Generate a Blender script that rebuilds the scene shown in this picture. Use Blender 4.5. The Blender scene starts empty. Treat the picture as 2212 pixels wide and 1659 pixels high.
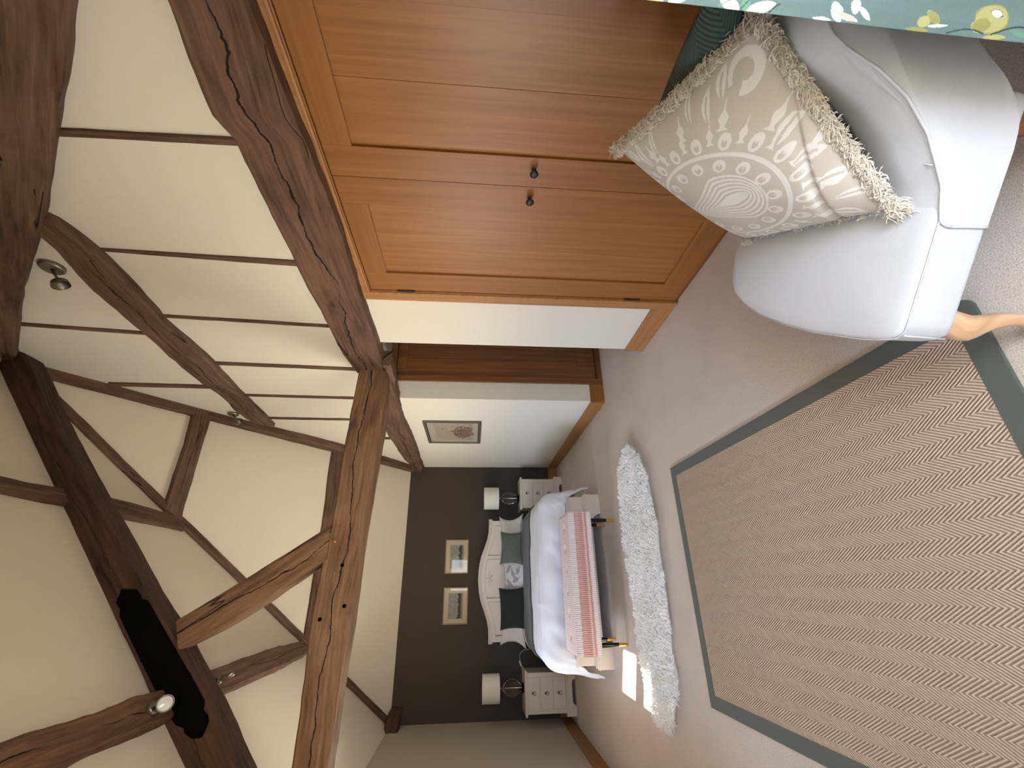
import bpy, bmesh, math, random
import numpy as np
from mathutils import Vector, Matrix, noise
random.seed(7)
sc = bpy.context.scene
COL = sc.collection

# ------------------------------------------------------------------ camera
R_ = Vector((0.90755913, -0.41942435, 0.02048481))
U_ = Vector((0.01633558, 0.08400836, 0.99633114))
F_ = Vector((0.41960644, 0.90389480, -0.08309409))
cd = bpy.data.cameras.new('camera'); cam = bpy.data.objects.new('camera', cd); COL.objects.link(cam)
cx, cy, cz = -U_, R_, -F_                 # the photograph was taken with the phone on its side
cam.matrix_world = Matrix(((cx.x, cy.x, cz.x, 0), (cx.y, cy.y, cz.y, 0), (cx.z, cy.z, cz.z, 1.38), (0, 0, 0, 1)))
cd.sensor_fit = 'HORIZONTAL'; cd.sensor_width = 36; cd.lens = 36 * 929.447 / 2212; cd.clip_start = 0.02
sc.camera = cam
sc.view_settings.view_transform = 'Standard'; sc.view_settings.look = 'None'
sc.view_settings.gamma = 1; sc.view_settings.use_curve_mapping = False
sc.view_settings.exposure = 0.18

# ------------------------------------------------------------------ daylight
w = bpy.data.worlds.new('world'); sc.world = w; w.use_nodes = True
wn = w.node_tree.nodes; wl = w.node_tree.links; wn.clear()
g = wn.new('ShaderNodeNewGeometry'); sx = wn.new('ShaderNodeSeparateXYZ'); mr = wn.new('ShaderNodeMapRange')
mr.inputs['From Min'].default_value = -0.12; mr.inputs['From Max'].default_value = 0.12
mr.inputs['To Min'].default_value = 1; mr.inputs['To Max'].default_value = 0
mx = wn.new('ShaderNodeMix'); mx.data_type = 'RGBA'
mx.inputs[6].default_value = (0.39,0.47,0.62,1); mx.inputs[7].default_value = (0.90,0.85,0.74,1)
bg = wn.new('ShaderNodeBackground'); bg.inputs['Strength'].default_value = 38.0
out = wn.new('ShaderNodeOutputWorld')
wl.new(g.outputs['Incoming'], sx.inputs[0]); wl.new(sx.outputs['Z'], mr.inputs['Value'])
mr.inputs['From Min'].default_value = -0.10; mr.inputs['From Max'].default_value = 0.10
mr.inputs['To Min'].default_value = 0; mr.inputs['To Max'].default_value = 1
wl.new(mr.outputs[0], mx.inputs[0]); wl.new(mx.outputs[2], bg.inputs['Color']); wl.new(bg.outputs[0], out.inputs[0])

def portal(name, loc, rot, sx_, sy_):
    l = bpy.data.lights.new(name, 'AREA'); l.shape = 'RECTANGLE'; l.size = sx_; l.size_y = sy_
    l.cycles.is_portal = True
    o = bpy.data.objects.new(name, l); COL.objects.link(o); o.location = loc; o.rotation_euler = rot
portal('front_window_daylight', (0.255, -1.18, 1.48), (math.radians(90), 0, 0), 1.0, 1.24)  # portal at the front window recess
portal('window_daylight', (-2.03, 4.72, 1.45), (math.radians(90), 0, math.radians(-90)), 1.2, 1.1)
portal('fill_window_daylight', (-2.03, 2.08, 1.15), (math.radians(90), 0, math.radians(-90)), 1.27, 0.5)  # portal of the unseen window added for fill
sl = bpy.data.lights.new('sun', 'SUN'); sl.energy = 45.0; sl.angle = math.radians(1.0); sl.color = (1, .95, .86)
so = bpy.data.objects.new('sun', sl); COL.objects.link(so)
so.rotation_euler = Vector((-0.90, 0.43, 1.05)).to_track_quat('Z', 'Y').to_euler(); so.location = (-4, 6, 5)

# ------------------------------------------------------------------ helpers
ORG = {}
def link(o, parent=None):
    COL.objects.link(o)
    if parent is not None: o.parent = parent
    return o
def tag(o, label, cat, group=None):
    o['label'] = label; o['category'] = cat
    if group: o['group'] = group
    return o
def thing(name, label, cat, loc=(0, 0, 0), rz=0, group=None):
    o = bpy.data.objects.new(name, None); o.empty_display_size = .05; COL.objects.link(o)
    o.location = loc; o.rotation_euler = (0, 0, rz)
    ORG[o.name] = Vector(loc) if rz == 0 else Vector((0, 0, 0))
    return tag(o, label, cat, group)
def mk(name, V, F, mat, parent=None, uv=None, smooth=False, colors=None, kind=None):
    me = bpy.data.meshes.new(name)
    off = ORG.get(parent.name, Vector((0, 0, 0))) if parent is not None else Vector((0, 0, 0))
    if isinstance(V, np.ndarray): V = (V - np.array(off)).tolist()
    else: V = [tuple(Vector(v) - off) for v in V]
    me.from_pydata(V, [], F)
    if mat: me.materials.append(mat)
    if smooth: me.polygons.foreach_set('use_smooth', [True] * len(me.polygons))
    if uv is not None:
        ul = me.uv_layers.new(name='UVMap')
        li = np.empty(len(me.loops), dtype=np.int32); me.loops.foreach_get('vertex_index', li)
        ul.data.foreach_set('uv', np.asarray(uv, dtype=np.float32)[li].ravel())
    if colors is not None:
        ca = me.color_attributes.new(name='Col', type='FLOAT_COLOR', domain='POINT')
        ca.data.foreach_set('color', np.asarray(colors, dtype=np.float32).ravel())
    me.validate(); me.update()
    o = bpy.data.objects.new(name, me); link(o, parent)
    ORG[o.name] = off
    if kind: o['kind'] = kind
    return o
def from_bm(name, bm, mat, parent=None, smooth=False, axis=None, kind=None):
    off = ORG.get(parent.name, Vector((0, 0, 0))) if parent is not None else Vector((0, 0, 0))
    bm.normal_update()
    if axis is not None:
        ul = bm.loops.layers.uv.new('UVMap'); o1, o2 = [i for i in range(3) if i != axis]
        for f in bm.faces:
            for l in f.loops: l[ul].uv = (l.vert.co[axis], l.vert.co[o1] + l.vert.co[o2])
    bmesh.ops.translate(bm, verts=bm.verts, vec=-off)
    me = bpy.data.meshes.new(name); bm.to_mesh(me); bm.free()
    if mat: me.materials.append(mat)
    if smooth: me.polygons.foreach_set('use_smooth', [True] * len(me.polygons))
    o = bpy.data.objects.new(name, me); link(o, parent); ORG[o.name] = off
    if kind: o['kind'] = kind
    return o
def bm_box(bm, lo, hi, bevel=0, seg=2, M=None):
    r = bmesh.ops.create_cube(bm, size=1); vs = r['verts']
    c = [(a + b) / 2 for a, b in zip(lo, hi)]; s = [abs(b - a) for a, b in zip(lo, hi)]
    for v in vs: v.co = Vector((c[0] + v.co.x * s[0], c[1] + v.co.y * s[1], c[2] + v.co.z * s[2]))
    if bevel > 0:
        es = list({e for v in vs for e in v.link_edges})
        rr = bmesh.ops.bevel(bm, geom=es, offset=bevel, segments=seg, affect='EDGES', profile=.5)
        vs = list({v for f in rr['faces'] for v in f.verts} | {v for v in vs if v.is_valid})
    if M is not None:
        for v in vs: v.co = M @ v.co
    return vs
def box(name, lo, hi, mat, parent=None, bevel=0, seg=2, axis=None, smooth=False, kind=None, M=None):
    bm = bmesh.new(); bm_box(bm, lo, hi, bevel, seg, M)
    return from_bm(name, bm, mat, parent, smooth, axis, kind)
def boxes(name, L, mat, parent=None, bevel=0, axis=None, kind=None):
    bm = bmesh.new()
    for lo, hi in L: bm_box(bm, lo, hi, bevel)
    return from_bm(name, bm, mat, parent, False, axis, kind)
def lathe(name, prof, c, mat, parent=None, n=28, axis=(0, 0, 1), smooth=True):
    ax = Vector(axis).normalized(); q = ax.to_track_quat('Z', 'Y'); V = []; F = []
    for r, z in prof:
        for i in range(n):
            a = 2 * math.pi * i / n
            V.append(Vector(c) + q @ Vector((r * math.cos(a), r * math.sin(a), z)))
    for j in range(len(prof) - 1):
        for i in range(n):
            F.append((j * n + i, j * n + (i + 1) % n, (j + 1) * n + (i + 1) % n, (j + 1) * n + i))
    if prof[0][0] > 1e-5: F.append(tuple(range(n - 1, -1, -1)))
    if prof[-1][0] > 1e-5: F.append(tuple((len(prof) - 1) * n + i for i in range(n)))
    o = mk(name, V, F, mat, parent, smooth=smooth)
    if smooth: sharp(o)
    return o
def sharp(o, ang=40):
    me = o.data; bm = bmesh.new(); bm.from_mesh(me); bm.normal_update()
    for e in bm.edges:
        if len(e.link_faces) == 2: e.smooth = e.calc_face_angle(0) < math.radians(ang)
    bm.to_mesh(me); bm.free(); return o
def tube(name, pts, rad, mat, parent=None, n=8, closed=False, kind=None):
    P = [Vector(p) for p in pts]; N = len(P); V = []; F = []
    rr = rad if isinstance(rad, (list, tuple)) else [rad] * N
    up = Vector((0, 0, 1)); 
    for k in range(N):
        t = (P[min(k + 1, N - 1)] - P[max(k - 1, 0)]).normalized()
        a = t.cross(up)
        if a.length < .1: a = t.cross(Vector((1, 0, 0)))
        a.normalize(); b = a.cross(t)
        for i in range(n):
            th = 2 * math.pi * i / n; V.append(P[k] + (a * math.cos(th) + b * math.sin(th)) * rr[k])
    for k in range(N - 1):
        for i in range(n): F.append((k * n + i, k * n + (i + 1) % n, (k + 1) * n + (i + 1) % n, (k + 1) * n + i))
    F.append(tuple(range(n - 1, -1, -1))); F.append(tuple((N - 1) * n + i for i in range(n)))
    return mk(name, V, F, mat, parent, smooth=True, kind=kind)
def resample(P, n):
    P = np.array(P, float); s = np.r_[0, np.cumsum(np.linalg.norm(np.diff(P, axis=0), axis=1))]
    t = np.linspace(0, s[-1], n); return np.stack([np.interp(t, s, P[:, k]) for k in range(P.shape[1])], 1)
def nz(x, y=0., z=0.): return noise.noise(Vector((x, y, z)))
def timber(name, A, B, n, depth, mat, parent=None, ch=.014, jit=.006, seed=0, step=.05):
    """hewn timber between two 3-D edge lines, its body running back along n by depth"""
    LA = sum((Vector(A[i + 1]) - Vector(A[i])).length for i in range(len(A) - 1))
    N = max(6, int(LA / step)); A = resample(A, N); B = resample(B, N); n = np.array(n, float); n /= np.linalg.norm(n)
    V = []; UV = []; UV2 = []; L = 0
    for k in range(N):
        a, b = A[k], B[k]; w_ = b - a; W = np.linalg.norm(w_) + 1e-9; w_ = w_ / W
        if k: L += np.linalg.norm(A[k] - A[k - 1])
        ja = nz(L * 2.3, seed * 3.1) * jit * 2 + nz(L * 9, seed + 5) * jit; jb = nz(L * 2.1, seed * 7.7 + 9) * jit * 2 + nz(L * 8, seed + 55) * jit
        a = a + w_ * ja; b = b + w_ * jb; W = np.linalg.norm(b - a); c = min(ch, W * .25, depth * .4)
        q = [(0, c), (c, 0), (W * .5, 0), (W - c, 0), (W, c), (W, depth), (0, depth)]
        girth = 0; prev = None
        for i, (x, y) in enumerate(q):
            dj = nz(L * 5, seed * 1.3 + i * 4.7) * jit * .8 if y < depth else 0
            if i == 2: dj += nz(L * 3., seed + 33) * jit
            if prev is not None: girth += math.hypot(x - prev[0], y - prev[1])
            prev = (x, y)
            V.append(a + w_ * x + n * (y + dj)); UV.append((L, girth + seed * 1.7)); UV2.append((L + seed * 3.3, x / W if y < depth else (1.6 if x > 0 else -.6)))
    M = 7; F = []
    for k in range(N - 1):
        for i in range(M): 
            j = (i + 1) % M; F.append((k * M + i, (k + 1) * M + i, (k + 1) * M + j, k * M + j))
    F.append(tuple(range(M))); F.append(tuple((N - 1) * M + i for i in range(M - 1, -1, -1)))
    V = np.array(V)
    o = mk(name, V, F, mat, parent, uv=UV)
    ul = o.data.uv_layers.new(name='Face'); li = np.empty(len(o.data.loops), dtype=np.int32); o.data.loops.foreach_get('vertex_index', li)
    ul.data.foreach_set('uv', np.asarray(UV2, dtype=np.float32)[li].ravel())
    bm = bmesh.new(); bm.from_mesh(o.data); bmesh.ops.recalc_face_normals(bm, faces=bm.faces); bm.to_mesh(o.data); bm.free()
    return o
def grid_faces(nu, nv, off=0):
    return [(off + j * nu + i, off + j * nu + i + 1, off + (j + 1) * nu + i + 1, off + (j + 1) * nu + i) for j in range(nv - 1) for i in range(nu - 1)]
def shell(name, P, mat, parent=None, thick=.004, uv=None, colors=None, kind=None):
    """P: (nv,nu,3) sheet, given real thickness"""
    nv, nu, _ = P.shape
    du = np.gradient(P, axis=1); dv = np.gradient(P, axis=0); N = np.cross(du, dv); N /= np.linalg.norm(N, axis=2, keepdims=True) + 1e-9
    Q = P - N * thick
    V = np.concatenate([P.reshape(-1, 3), Q.reshape(-1, 3)]); n = nu * nv
    F = grid_faces(nu, nv); F += [tuple(n + i for i in f[::-1]) for f in F[:]]
    for i in range(nu - 1):
        F.append((i + 1, i, n + i, n + i + 1)); a = (nv - 1) * nu; F.append((a + i, a + i + 1, n + a + i + 1, n + a + i))
    for j in range(nv - 1):
        F.append((j * nu, (j + 1) * nu, n + (j + 1) * nu, n + j * nu)); a = nu - 1
        F.append(((j + 1) * nu + a, j * nu + a, n + j * nu + a, n + (j + 1) * nu + a))
    if uv is not None: uv = np.concatenate([uv.reshape(-1, 2)] * 2)
    if colors is not None: colors = np.concatenate([colors.reshape(-1, 4)] * 2)
    return mk(name, V, F, mat, parent, uv=uv, smooth=True, colors=colors, kind=kind)

# ------------------------------------------------------------------ materials
def srgb(r, g_, b):
    f = lambda c: (c / 255 / 12.92) if c / 255 <= .04045 else ((c / 255 + .055) / 1.055) ** 2.4
    return (f(r), f(g_), f(b), 1)
class NT:
    def __init__(s, name):
        s.m = bpy.data.materials.new(name); s.m.use_nodes = True; s.t = s.m.node_tree
        s.b = s.t.nodes['Principled BSDF']
    def n(s, typ, ins={}, **kw):
        x = s.t.nodes.new(typ)
        for k, v in kw.items(): setattr(x, k, v)
        for k, v in ins.items():
            if isinstance(v, bpy.types.NodeSocket): s.t.links.new(v, x.inputs[k])
            else: x.inputs[k].default_value = v
        return x
    def math(s, op, a, b=0., c=0., clamp=False):
        x = s.t.nodes.new('ShaderNodeMath'); x.operation = op; x.use_clamp = clamp
        for i, v in enumerate((a, b, c)):
            if isinstance(v, bpy.types.NodeSocket): s.t.links.new(v, x.inputs[i])
            else: x.inputs[i].default_value = v
        return x.outputs[0]
    def mix(s, f, a, b, blend='MIX'):
        x = s.n('ShaderNodeMix', data_type='RGBA', blend_type=blend)
        for i, v in ((0, f), (6, a), (7, b)):
            if isinstance(v, bpy.types.NodeSocket): s.t.links.new(v, x.inputs[i])
            else: x.inputs[i].default_value = v
        return x.outputs[2]
    def noise(s, vec, scale, detail=4, rough=.55, dist=0):
        return s.n('ShaderNodeTexNoise', {'Vector': vec, 'Scale': scale, 'Detail': detail, 'Roughness': rough, 'Distortion': dist}).outputs['Fac']
    def ramp(s, f, stops):
        x = s.n('ShaderNodeValToRGB', {'Fac': f}); e = x.color_ramp.elements
        while len(e) < len(stops): e.new(.5)
        for i, (p, c) in enumerate(stops): e[i].position = p; e[i].color = c if len(c) == 4 else (*c, 1)
        return x.outputs['Color']
    def mapv(s, vec, scale, loc=None):
        i = {'Vector': vec, 'Scale': scale}
        if loc is not None: i['Location'] = loc
        return s.n('ShaderNodeMapping', i).outputs[0]
    def coord(s, k='Object'): return s.n('ShaderNodeTexCoord').outputs[k]
    def uvr(s):
        r = s.n('ShaderNodeObjectInfo').outputs['Random']
        c = s.n('ShaderNodeCombineXYZ', {'X': s.math('MULTIPLY', r, 37.), 'Y': s.math('MULTIPLY', r, 11.), 'Z': s.math('MULTIPLY', r, 5.)}).outputs[0]
        return s.n('ShaderNodeVectorMath', {0: s.coord('UV'), 1: c}, operation='ADD').outputs[0]
    def set(s, col=None, rough=None, bump=None, bs=.3, bd=.01, **kw):
        if col is not None:
            if isinstance(col, bpy.types.NodeSocket): s.t.links.new(col, s.b.inputs['Base Color'])
            else: s.b.inputs['Base Color'].default_value = col
        if rough is not None:
            if isinstance(rough, bpy.types.NodeSocket): s.t.links.new(rough, s.b.inputs['Roughness'])
            else: s.b.inputs['Roughness'].default_value = rough
        if bump is not None:
            x = s.n('ShaderNodeBump', {'Height': bump, 'Strength': bs, 'Distance': bd}); s.t.links.new(x.outputs[0], s.b.inputs['Normal'])
        for k, v in kw.items(): s.b.inputs[k.replace('_', ' ')].default_value = v
        return s.m
def plain(name, c, rough=.6, var=.06, bump=.15, sc_=60, **kw):
    k = NT(name); v = k.coord(); n1 = k.noise(v, sc_, 3); 
    dk = tuple(x * (1 - var) for x in c[:3]) + (1,); lt = tuple(min(1, x * (1 + var)) for x in c[:3]) + (1,)
    return k.set(k.mix(n1, dk, lt), rough, n1, bump, .003, **kw)
def oldwood(name, dark, mid, light, crack=1.):
    k = NT(name); v = k.uvr()
    g1 = k.noise(k.mapv(v, (2.2, 38, 1)), 1, 6, .65, .4); g2 = k.noise(k.mapv(v, (9, 160, 1)), 1, 3, .6)
    big = k.noise(k.mapv(v, (1.6, 5, 1)), 1, 4, .6, .8); blot = k.noise(k.mapv(v, (5, 22, 1)), 1, 5, .7)
    c = k.ramp(g1, [(.32, dark), (.5, mid), (.68, light)])
    c = k.mix(k.math('MULTIPLY', g2, .35), c, dark)
    c = k.mix(k.ramp(big, [(.36, (0, 0, 0)), (.66, (.6, .6, .6))]), c, light)
    c = k.mix(k.ramp(blot, [(.52, (0, 0, 0)), (.78, (.6, .6, .6))]), c, dark)
    cr = k.noise(k.mapv(v, (.45, 9, 1)), 1, 2.0, .5, .12)
    ln = k.math('SUBTRACT', 1., k.math('MULTIPLY', k.math('ABSOLUTE', k.math('SUBTRACT', cr, .5)), 85.), clamp=True)
    ms = k.math('GREATER_THAN', k.noise(k.mapv(v, (.9, 3, 1)), 1, 2), .60)
    ln = k.math('MULTIPLY', k.math('MULTIPLY', ln, ms), crack, clamp=True)
    fu = k.n('ShaderNodeSeparateXYZ', {0: k.n('ShaderNodeUVMap', uv_map='Face').outputs[0]}).outputs
    cu_ = k.n('ShaderNodeCombineXYZ', {'X': fu['X']}).outputs[0]
    wn_ = k.noise(cu_, 1.0, 7, .62); wd_ = k.noise(cu_, 7, 5, .7); wm_ = k.noise(cu_, .8, 1)
    dist_ = k.math('ABSOLUTE', k.math('SUBTRACT', fu['Y'], k.math('ADD', -.15, k.math('MULTIPLY', wn_, 1.3))))
    ln2 = k.math('SUBTRACT', 1., k.math('DIVIDE', dist_, k.math('ADD', .004, k.math('MULTIPLY', k.math('SUBTRACT', wd_, .38, clamp=True), .11))), clamp=True)
    ln2 = k.math('MULTIPLY', k.math('MULTIPLY', ln2, 2.2, clamp=True), k.ramp(wm_, [(.40, (0, 0, 0)), (.46, (1, 1, 1))]))
    ln = k.math('MAXIMUM', ln, k.math('MULTIPLY', ln2, crack, clamp=True))
    knv = k.n('ShaderNodeTexVoronoi', {'Vector': k.mapv(v, (1.6, 3.2, 1)), 'Scale': 1.}).outputs['Distance']
    kn = k.math('SUBTRACT', 1., k.math('MULTIPLY', knv, 14.), clamp=True); c = k.mix(k.math('MULTIPLY', kn, .85), c, (dark[0] * .35, dark[1] * .35, dark[2] * .35, 1))
    c = k.mix(ln, c, (dark[0] * .18, dark[1] * .18, dark[2] * .18, 1))
    h = k.math('SUBTRACT', k.math('ADD', k.math('MULTIPLY', g1, .6), k.math('MULTIPLY', blot, .5)), k.math('MULTIPLY', ln, 2.))
    return k.set(c, .78, h, .75, .012, Specular_IOR_Level=.3)
def oak(name, dark, mid, light, rough=.36, fig=.5):
    k = NT(name); v = k.uvr()
    g1 = k.noise(k.mapv(v, (1.1, 42, 1)), 1, 5, .6, .3); g2 = k.noise(k.mapv(v, (16, 260, 1)), 1, 3, .6)
    fg = k.noise(k.mapv(v, (.9, 12, 1)), 1, 3, .5, .9)
    c = k.ramp(g1, [(.3, dark), (.52, mid), (.75, light)])
    c = k.mix(k.math('MULTIPLY', k.ramp(g2, [(.45, (0, 0, 0)), (.7, (1, 1, 1))]), .16), c, dark)
    c = k.mix(k.math('MULTIPLY', k.ramp(fg, [(.45, (0, 0, 0)), (.7, (1, 1, 1))]), fig), c, light)
    h = k.math('ADD', k.math('MULTIPLY', g1, .5), g2)
    return k.set(c, k.math('ADD', rough, k.math('MULTIPLY', g1, .12)), h, .12, .002)
M = {}
M['lwall'] = plain('greyer_wall_paint', srgb(178, 166, 148), .85, .03, .12, 30)  # left wall, greyer and darker than the cream wall
M['wall'] = plain('cream_wall', srgb(224,217,202), .85, .03, .12, 30)
M['ceil'] = plain('cream_ceiling', srgb(226,214,193), .88, .03, .2, 25)
M['dark'] = plain('taupe_wall', srgb(60,49,39), .75, .05, .1, 40)
M['beam'] = oldwood('aged_oak', srgb(54, 36, 27), srgb(94, 68, 53), srgb(128, 98, 78))
M['beamd'] = oldwood('dark_aged_oak', srgb(40, 25, 17), srgb(66, 43, 29), srgb(92, 64, 46), .6)
M['beaml'] = oldwood('light_aged_oak', srgb(62, 41, 28), srgb(102, 73, 51), srgb(140, 106, 78))
M['oak'] = oak('honey_oak', srgb(134, 85, 37), srgb(146, 94, 43), srgb(158, 105, 51), .34, .3)
M['oakr'] = oak('pale_oak', srgb(150, 102, 56), srgb(168, 118, 68), srgb(184, 134, 82), .45, .3)
M['oakp'] = oak('figured_oak', srgb(140, 89, 40), srgb(152, 99, 47), srgb(168, 115, 60), .33, .5)
M['oakd'] = oak('brown_oak', srgb(96, 56, 24), srgb(120, 73, 34), srgb(142, 92, 48), .42, .3)
M['ash'] = oak('chair_leg_oak', srgb(180, 140, 102), srgb(198, 160, 122), srgb(212, 180, 144), .4, .5)
M['iron'] = plain('black_iron', srgb(26, 28, 28), .45, .1, .1, 80)
M['black'] = plain('matt_black', (0.0022, 0.0022, 0.0022, 1), .95, .1, .0, 10, Specular_IOR_Level=0.05)
M['white'] = plain('painted_white', srgb(214, 204, 190), .5, .03, .05, 40)
M['whitefoot'] = M['white']
M['chrome'] = plain('chrome', (.75, .75, .75, 1), .12, .02, 0, 10, Metallic=1.)
M['nickel'] = plain('brushed_nickel', (.27, .24, .20, 1), .38, .05, .05, 60, Metallic=1.)
M['pewter'] = plain('pewter', (.10, .085, .07, 1), .35, .1, .1, 60, Metallic=.6)
M['gold'] = plain('brass', srgb(214, 170, 80), .3, .04, 0, 40, Metallic=.7)
M['gloss'] = plain('black_lacquer', srgb(16, 17, 19), .2, .1, 0, 40)
M['plastic'] = plain('white_plastic', srgb(215, 212, 205), .4, .02, 0, 20)
M['shade'] = None
def fabric(name, c, sc_=420, var=.14, bs=.25, rough=.9, big=.05, **kw):
    k = NT(name); v = k.coord()
    n1 = k.noise(k.mapv(v, (1, 1, 1)), sc_, 2, .6); n2 = k.noise(v, 5, 3)
    w1 = k.n('ShaderNodeTexWave', {'Vector': v, 'Scale': sc_ * .55, 'Distortion': 2.}, wave_type='BANDS', bands_direction='DIAGONAL').outputs['Fac']
    f = k.math('ADD', k.math('MULTIPLY', n1, .7), k.math('MULTIPLY', w1, .3))
    dk = tuple(x * (1 - var) for x in c[:3]) + (1,); lt = tuple(min(1, x * (1 + var)) for x in c[:3]) + (1,)
    col = k.mix(f, dk, lt); col = k.mix(k.math('MULTIPLY', n2, big), col, dk)
    return k.set(col, rough, f, bs, .002, Sheen_Weight=.15, Specular_IOR_Level=.2, **kw)
M['linen'] = fabric('chair_linen', srgb(192, 193, 197))
M['cotton'] = fabric('white_cotton', srgb(222, 223, 230), 600, .04, .08)
M['pcotton'] = fabric('pillow_cotton', srgb(214, 210, 208), 600, .05, .1)
M['throw'] = fabric('grey_green_throw', srgb(66, 71, 63), 200, .14, .3)
M['sage'] = fabric('sage_velvet', srgb(94, 103, 92), 260, .15, .25)
M['forest'] = fabric('forest_velvet', srgb(38, 46, 41), 260, .2, .25)
M['border'] = fabric('rug_border_cotton', srgb(88, 92, 84), 300, .1, .3)
M['felt'] = fabric('cream_felt', srgb(196, 190, 178), 200, .05, .1)
def vcol(name, rough=.85, bs=.0, sc_=500, trans=0, spec=.2, gloss=False):
    k = NT(name); c = k.n('ShaderNodeVertexColor', layer_name='Col').outputs['Color']; v = k.coord()
    n1 = k.noise(v, sc_, 2)
    c = k.mix(k.math('MULTIPLY', n1, .16), c, (0, 0, 0, 1))
    return k.set(c, rough, n1 if bs else None, bs, .002, Specular_IOR_Level=spec)
M['print'] = vcol('art_print', .6)
M['damask'] = vcol('woven_damask', .9, .35, 420)
M['ikat'] = vcol('ikat_cloth', .85, .15, 400)
M['curtain'] = vcol('printed_curtain', .8, .15, 300)
k = NT('ribbed_green_knit'); v = k.coord('UV')
r1 = k.n('ShaderNodeSeparateXYZ', {0: v}).outputs
zig = k.math('ABSOLUTE', k.math('SUBTRACT', k.math('FRACT', k.math('MULTIPLY', r1['X'], 3.2)), .5))
st = k.math('SINE', k.math('MULTIPLY', k.math('ADD', r1['Y'], k.math('MULTIPLY', zig, .34)), 300.))
st2 = k.math('MULTIPLY_ADD', st, .5, .5)
M['knit'] = k.set(k.mix(st2, srgb(30, 50, 43), srgb(56, 84, 74)), .9, st2, .7, .004, Sheen_Weight=.1)
# carpet
k = NT('carpet'); v = k.coord()
a = k.noise(v, 210, 3, .7); b = k.noise(v, 700, 2, .6); c_ = k.noise(v, 2.2, 3)
f = k.math('ADD', k.math('MULTIPLY', a, .6), k.math('MULTIPLY', b, .4))
c = k.ramp(f, [(.36, tuple(x * .62 for x in srgb(222,208,195)[:3])), (.5, srgb(222,208,195)[:3]), (.64, tuple(min(1, x * 1.28) for x in srgb(222,208,195)[:3]))])
c = k.mix(k.math('MULTIPLY', k.ramp(c_, [(.5, (0, 0, 0)), (.8, (1, 1, 1))]), .2), c, srgb(150, 134, 120))
M['carpet'] = k.set(c, .95, f, .8, .008, Specular_IOR_Level=.1, Sheen_Weight=.2)
# jute herringbone
k = NT('jute_herringbone'); v = k.coord('Generated'); v = k.coord('Object')
s_ = k.n('ShaderNodeSeparateXYZ', {0: v}).outputs
t = k.math('ABSOLUTE', k.math('SUBTRACT', k.math('MULTIPLY', k.math('FRACT', k.math('MULTIPLY', k.math('SUBTRACT', s_['X'], .0701), 1 / .0877)), .0877), .04385))
wob = k.noise(v, 60, 2)
ph = k.math('MULTIPLY', k.math('ADD', k.math('ADD', s_['Y'], k.math('MULTIPLY', t, 1.75)), k.math('MULTIPLY', wob, .0022)), 2 * math.pi / .0172)
h = k.math('MULTIPLY_ADD', k.math('SINE', ph), .5, .5)
bead = k.noise(v, 330, 2, .6); hh = k.math('ADD', k.math('MULTIPLY', h, .75), k.math('MULTIPLY', bead, .45))
c = k.ramp(hh, [(.18, (srgb(146,124,106),srgb(194,168,147),srgb(216,196,176))[0]), (.55, (srgb(146,124,106),srgb(194,168,147),srgb(216,196,176))[1]), (.95, (srgb(146,124,106),srgb(194,168,147),srgb(216,196,176))[2])])
spk = k.noise(v, 16, 1); c = k.mix(k.ramp(spk, [(.80, (0, 0, 0)), (.83, (.8, .8, .8))]), c, srgb(84, 62, 46))
M['jute'] = k.set(c, .9, hh, .9, .005, Specular_IOR_Level=.15)
# wool
k = NT('sheep_wool'); v = k.coord(); n1 = k.noise(v, 7, 3); n2 = k.noise(v, 60, 2)
c = k.mix(k.ramp(n1, [(.45, (0, 0, 0)), (.75, (1, 1, 1))]), srgb(253, 251, 247), srgb(247, 242, 231))
c = k.mix(k.math('MULTIPLY', n2, .08), c, srgb(200, 190, 172))
M['wool'] = k.set(c, .85, None, Sheen_Weight=.4, Subsurface_Weight=.0)
# glass
k = NT('clear_glass'); M['glass'] = k.set((.98, .98, .97, 1), .02, None, Transmission_Weight=1., IOR=1.45)
k = NT('smoked_glass'); M['smoke'] = k.set((.88, .84, .80, 1), .03, None, Transmission_Weight=1., IOR=1.3)
# picture glazing: thin clear sheet with a mirror-like sheen
k = NT('picture_glazing'); k.t.nodes.remove(k.b)
tr = k.n('ShaderNodeBsdfTransparent'); gl = k.n('ShaderNodeBsdfGlossy', {'Roughness': .0})
gg = k.n('ShaderNodeNewGeometry').outputs; dt = k.math('ABSOLUTE', k.n('ShaderNodeVectorMath', {0: gg['Normal'], 1: gg['Incoming']}, operation='DOT_PRODUCT').outputs['Value'])
fr_ = k.math('MULTIPLY_ADD', k.math('POWER', k.math('SUBTRACT', 1., dt, clamp=True), 5.), .5, .008)
mxs = k.n('ShaderNodeMixShader', {0: fr_, 1: tr.outputs[0], 2: gl.outputs[0]})
k.t.links.new(mxs.outputs[0], k.t.nodes['Material Output'].inputs[0]); M['glaze'] = k.m
k = NT('lamp_shade_linen'); M['shade'] = k.set(srgb(226, 222, 208), .85, k.noise(k.coord(), 260, 2), .15, .002, Subsurface_Weight=.0)
# ------------------------------------------------------------------ room shell
XR, XL, D, ZE = 1.758, -1.675, 7.11, 2.413
AY, AZ = 3.50, 5.26
K1 = (AZ - ZE) / (D - AY); K2 = (AZ - ZE) / (XR - XL)
YF = 0.12                                   # inner face of the front wall (the camera stands in its window recess)
def struct(o): o['kind'] = 'structure'; return o
def rz_back(y): return ZE + (D - y) * K1
def rz_front(y): return ZE + (y + 0.108) * K1
def rz_left(x): return ZE + (x - XL) * K2

struct(box('floor', (-2.1, -1.15, -0.12), (3.1, 7.4, 0), M['carpet']))
struct(box('wall_back', (-2.05, D, 0), (2.0, D + .25, ZE + .02), M['dark']))
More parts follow.
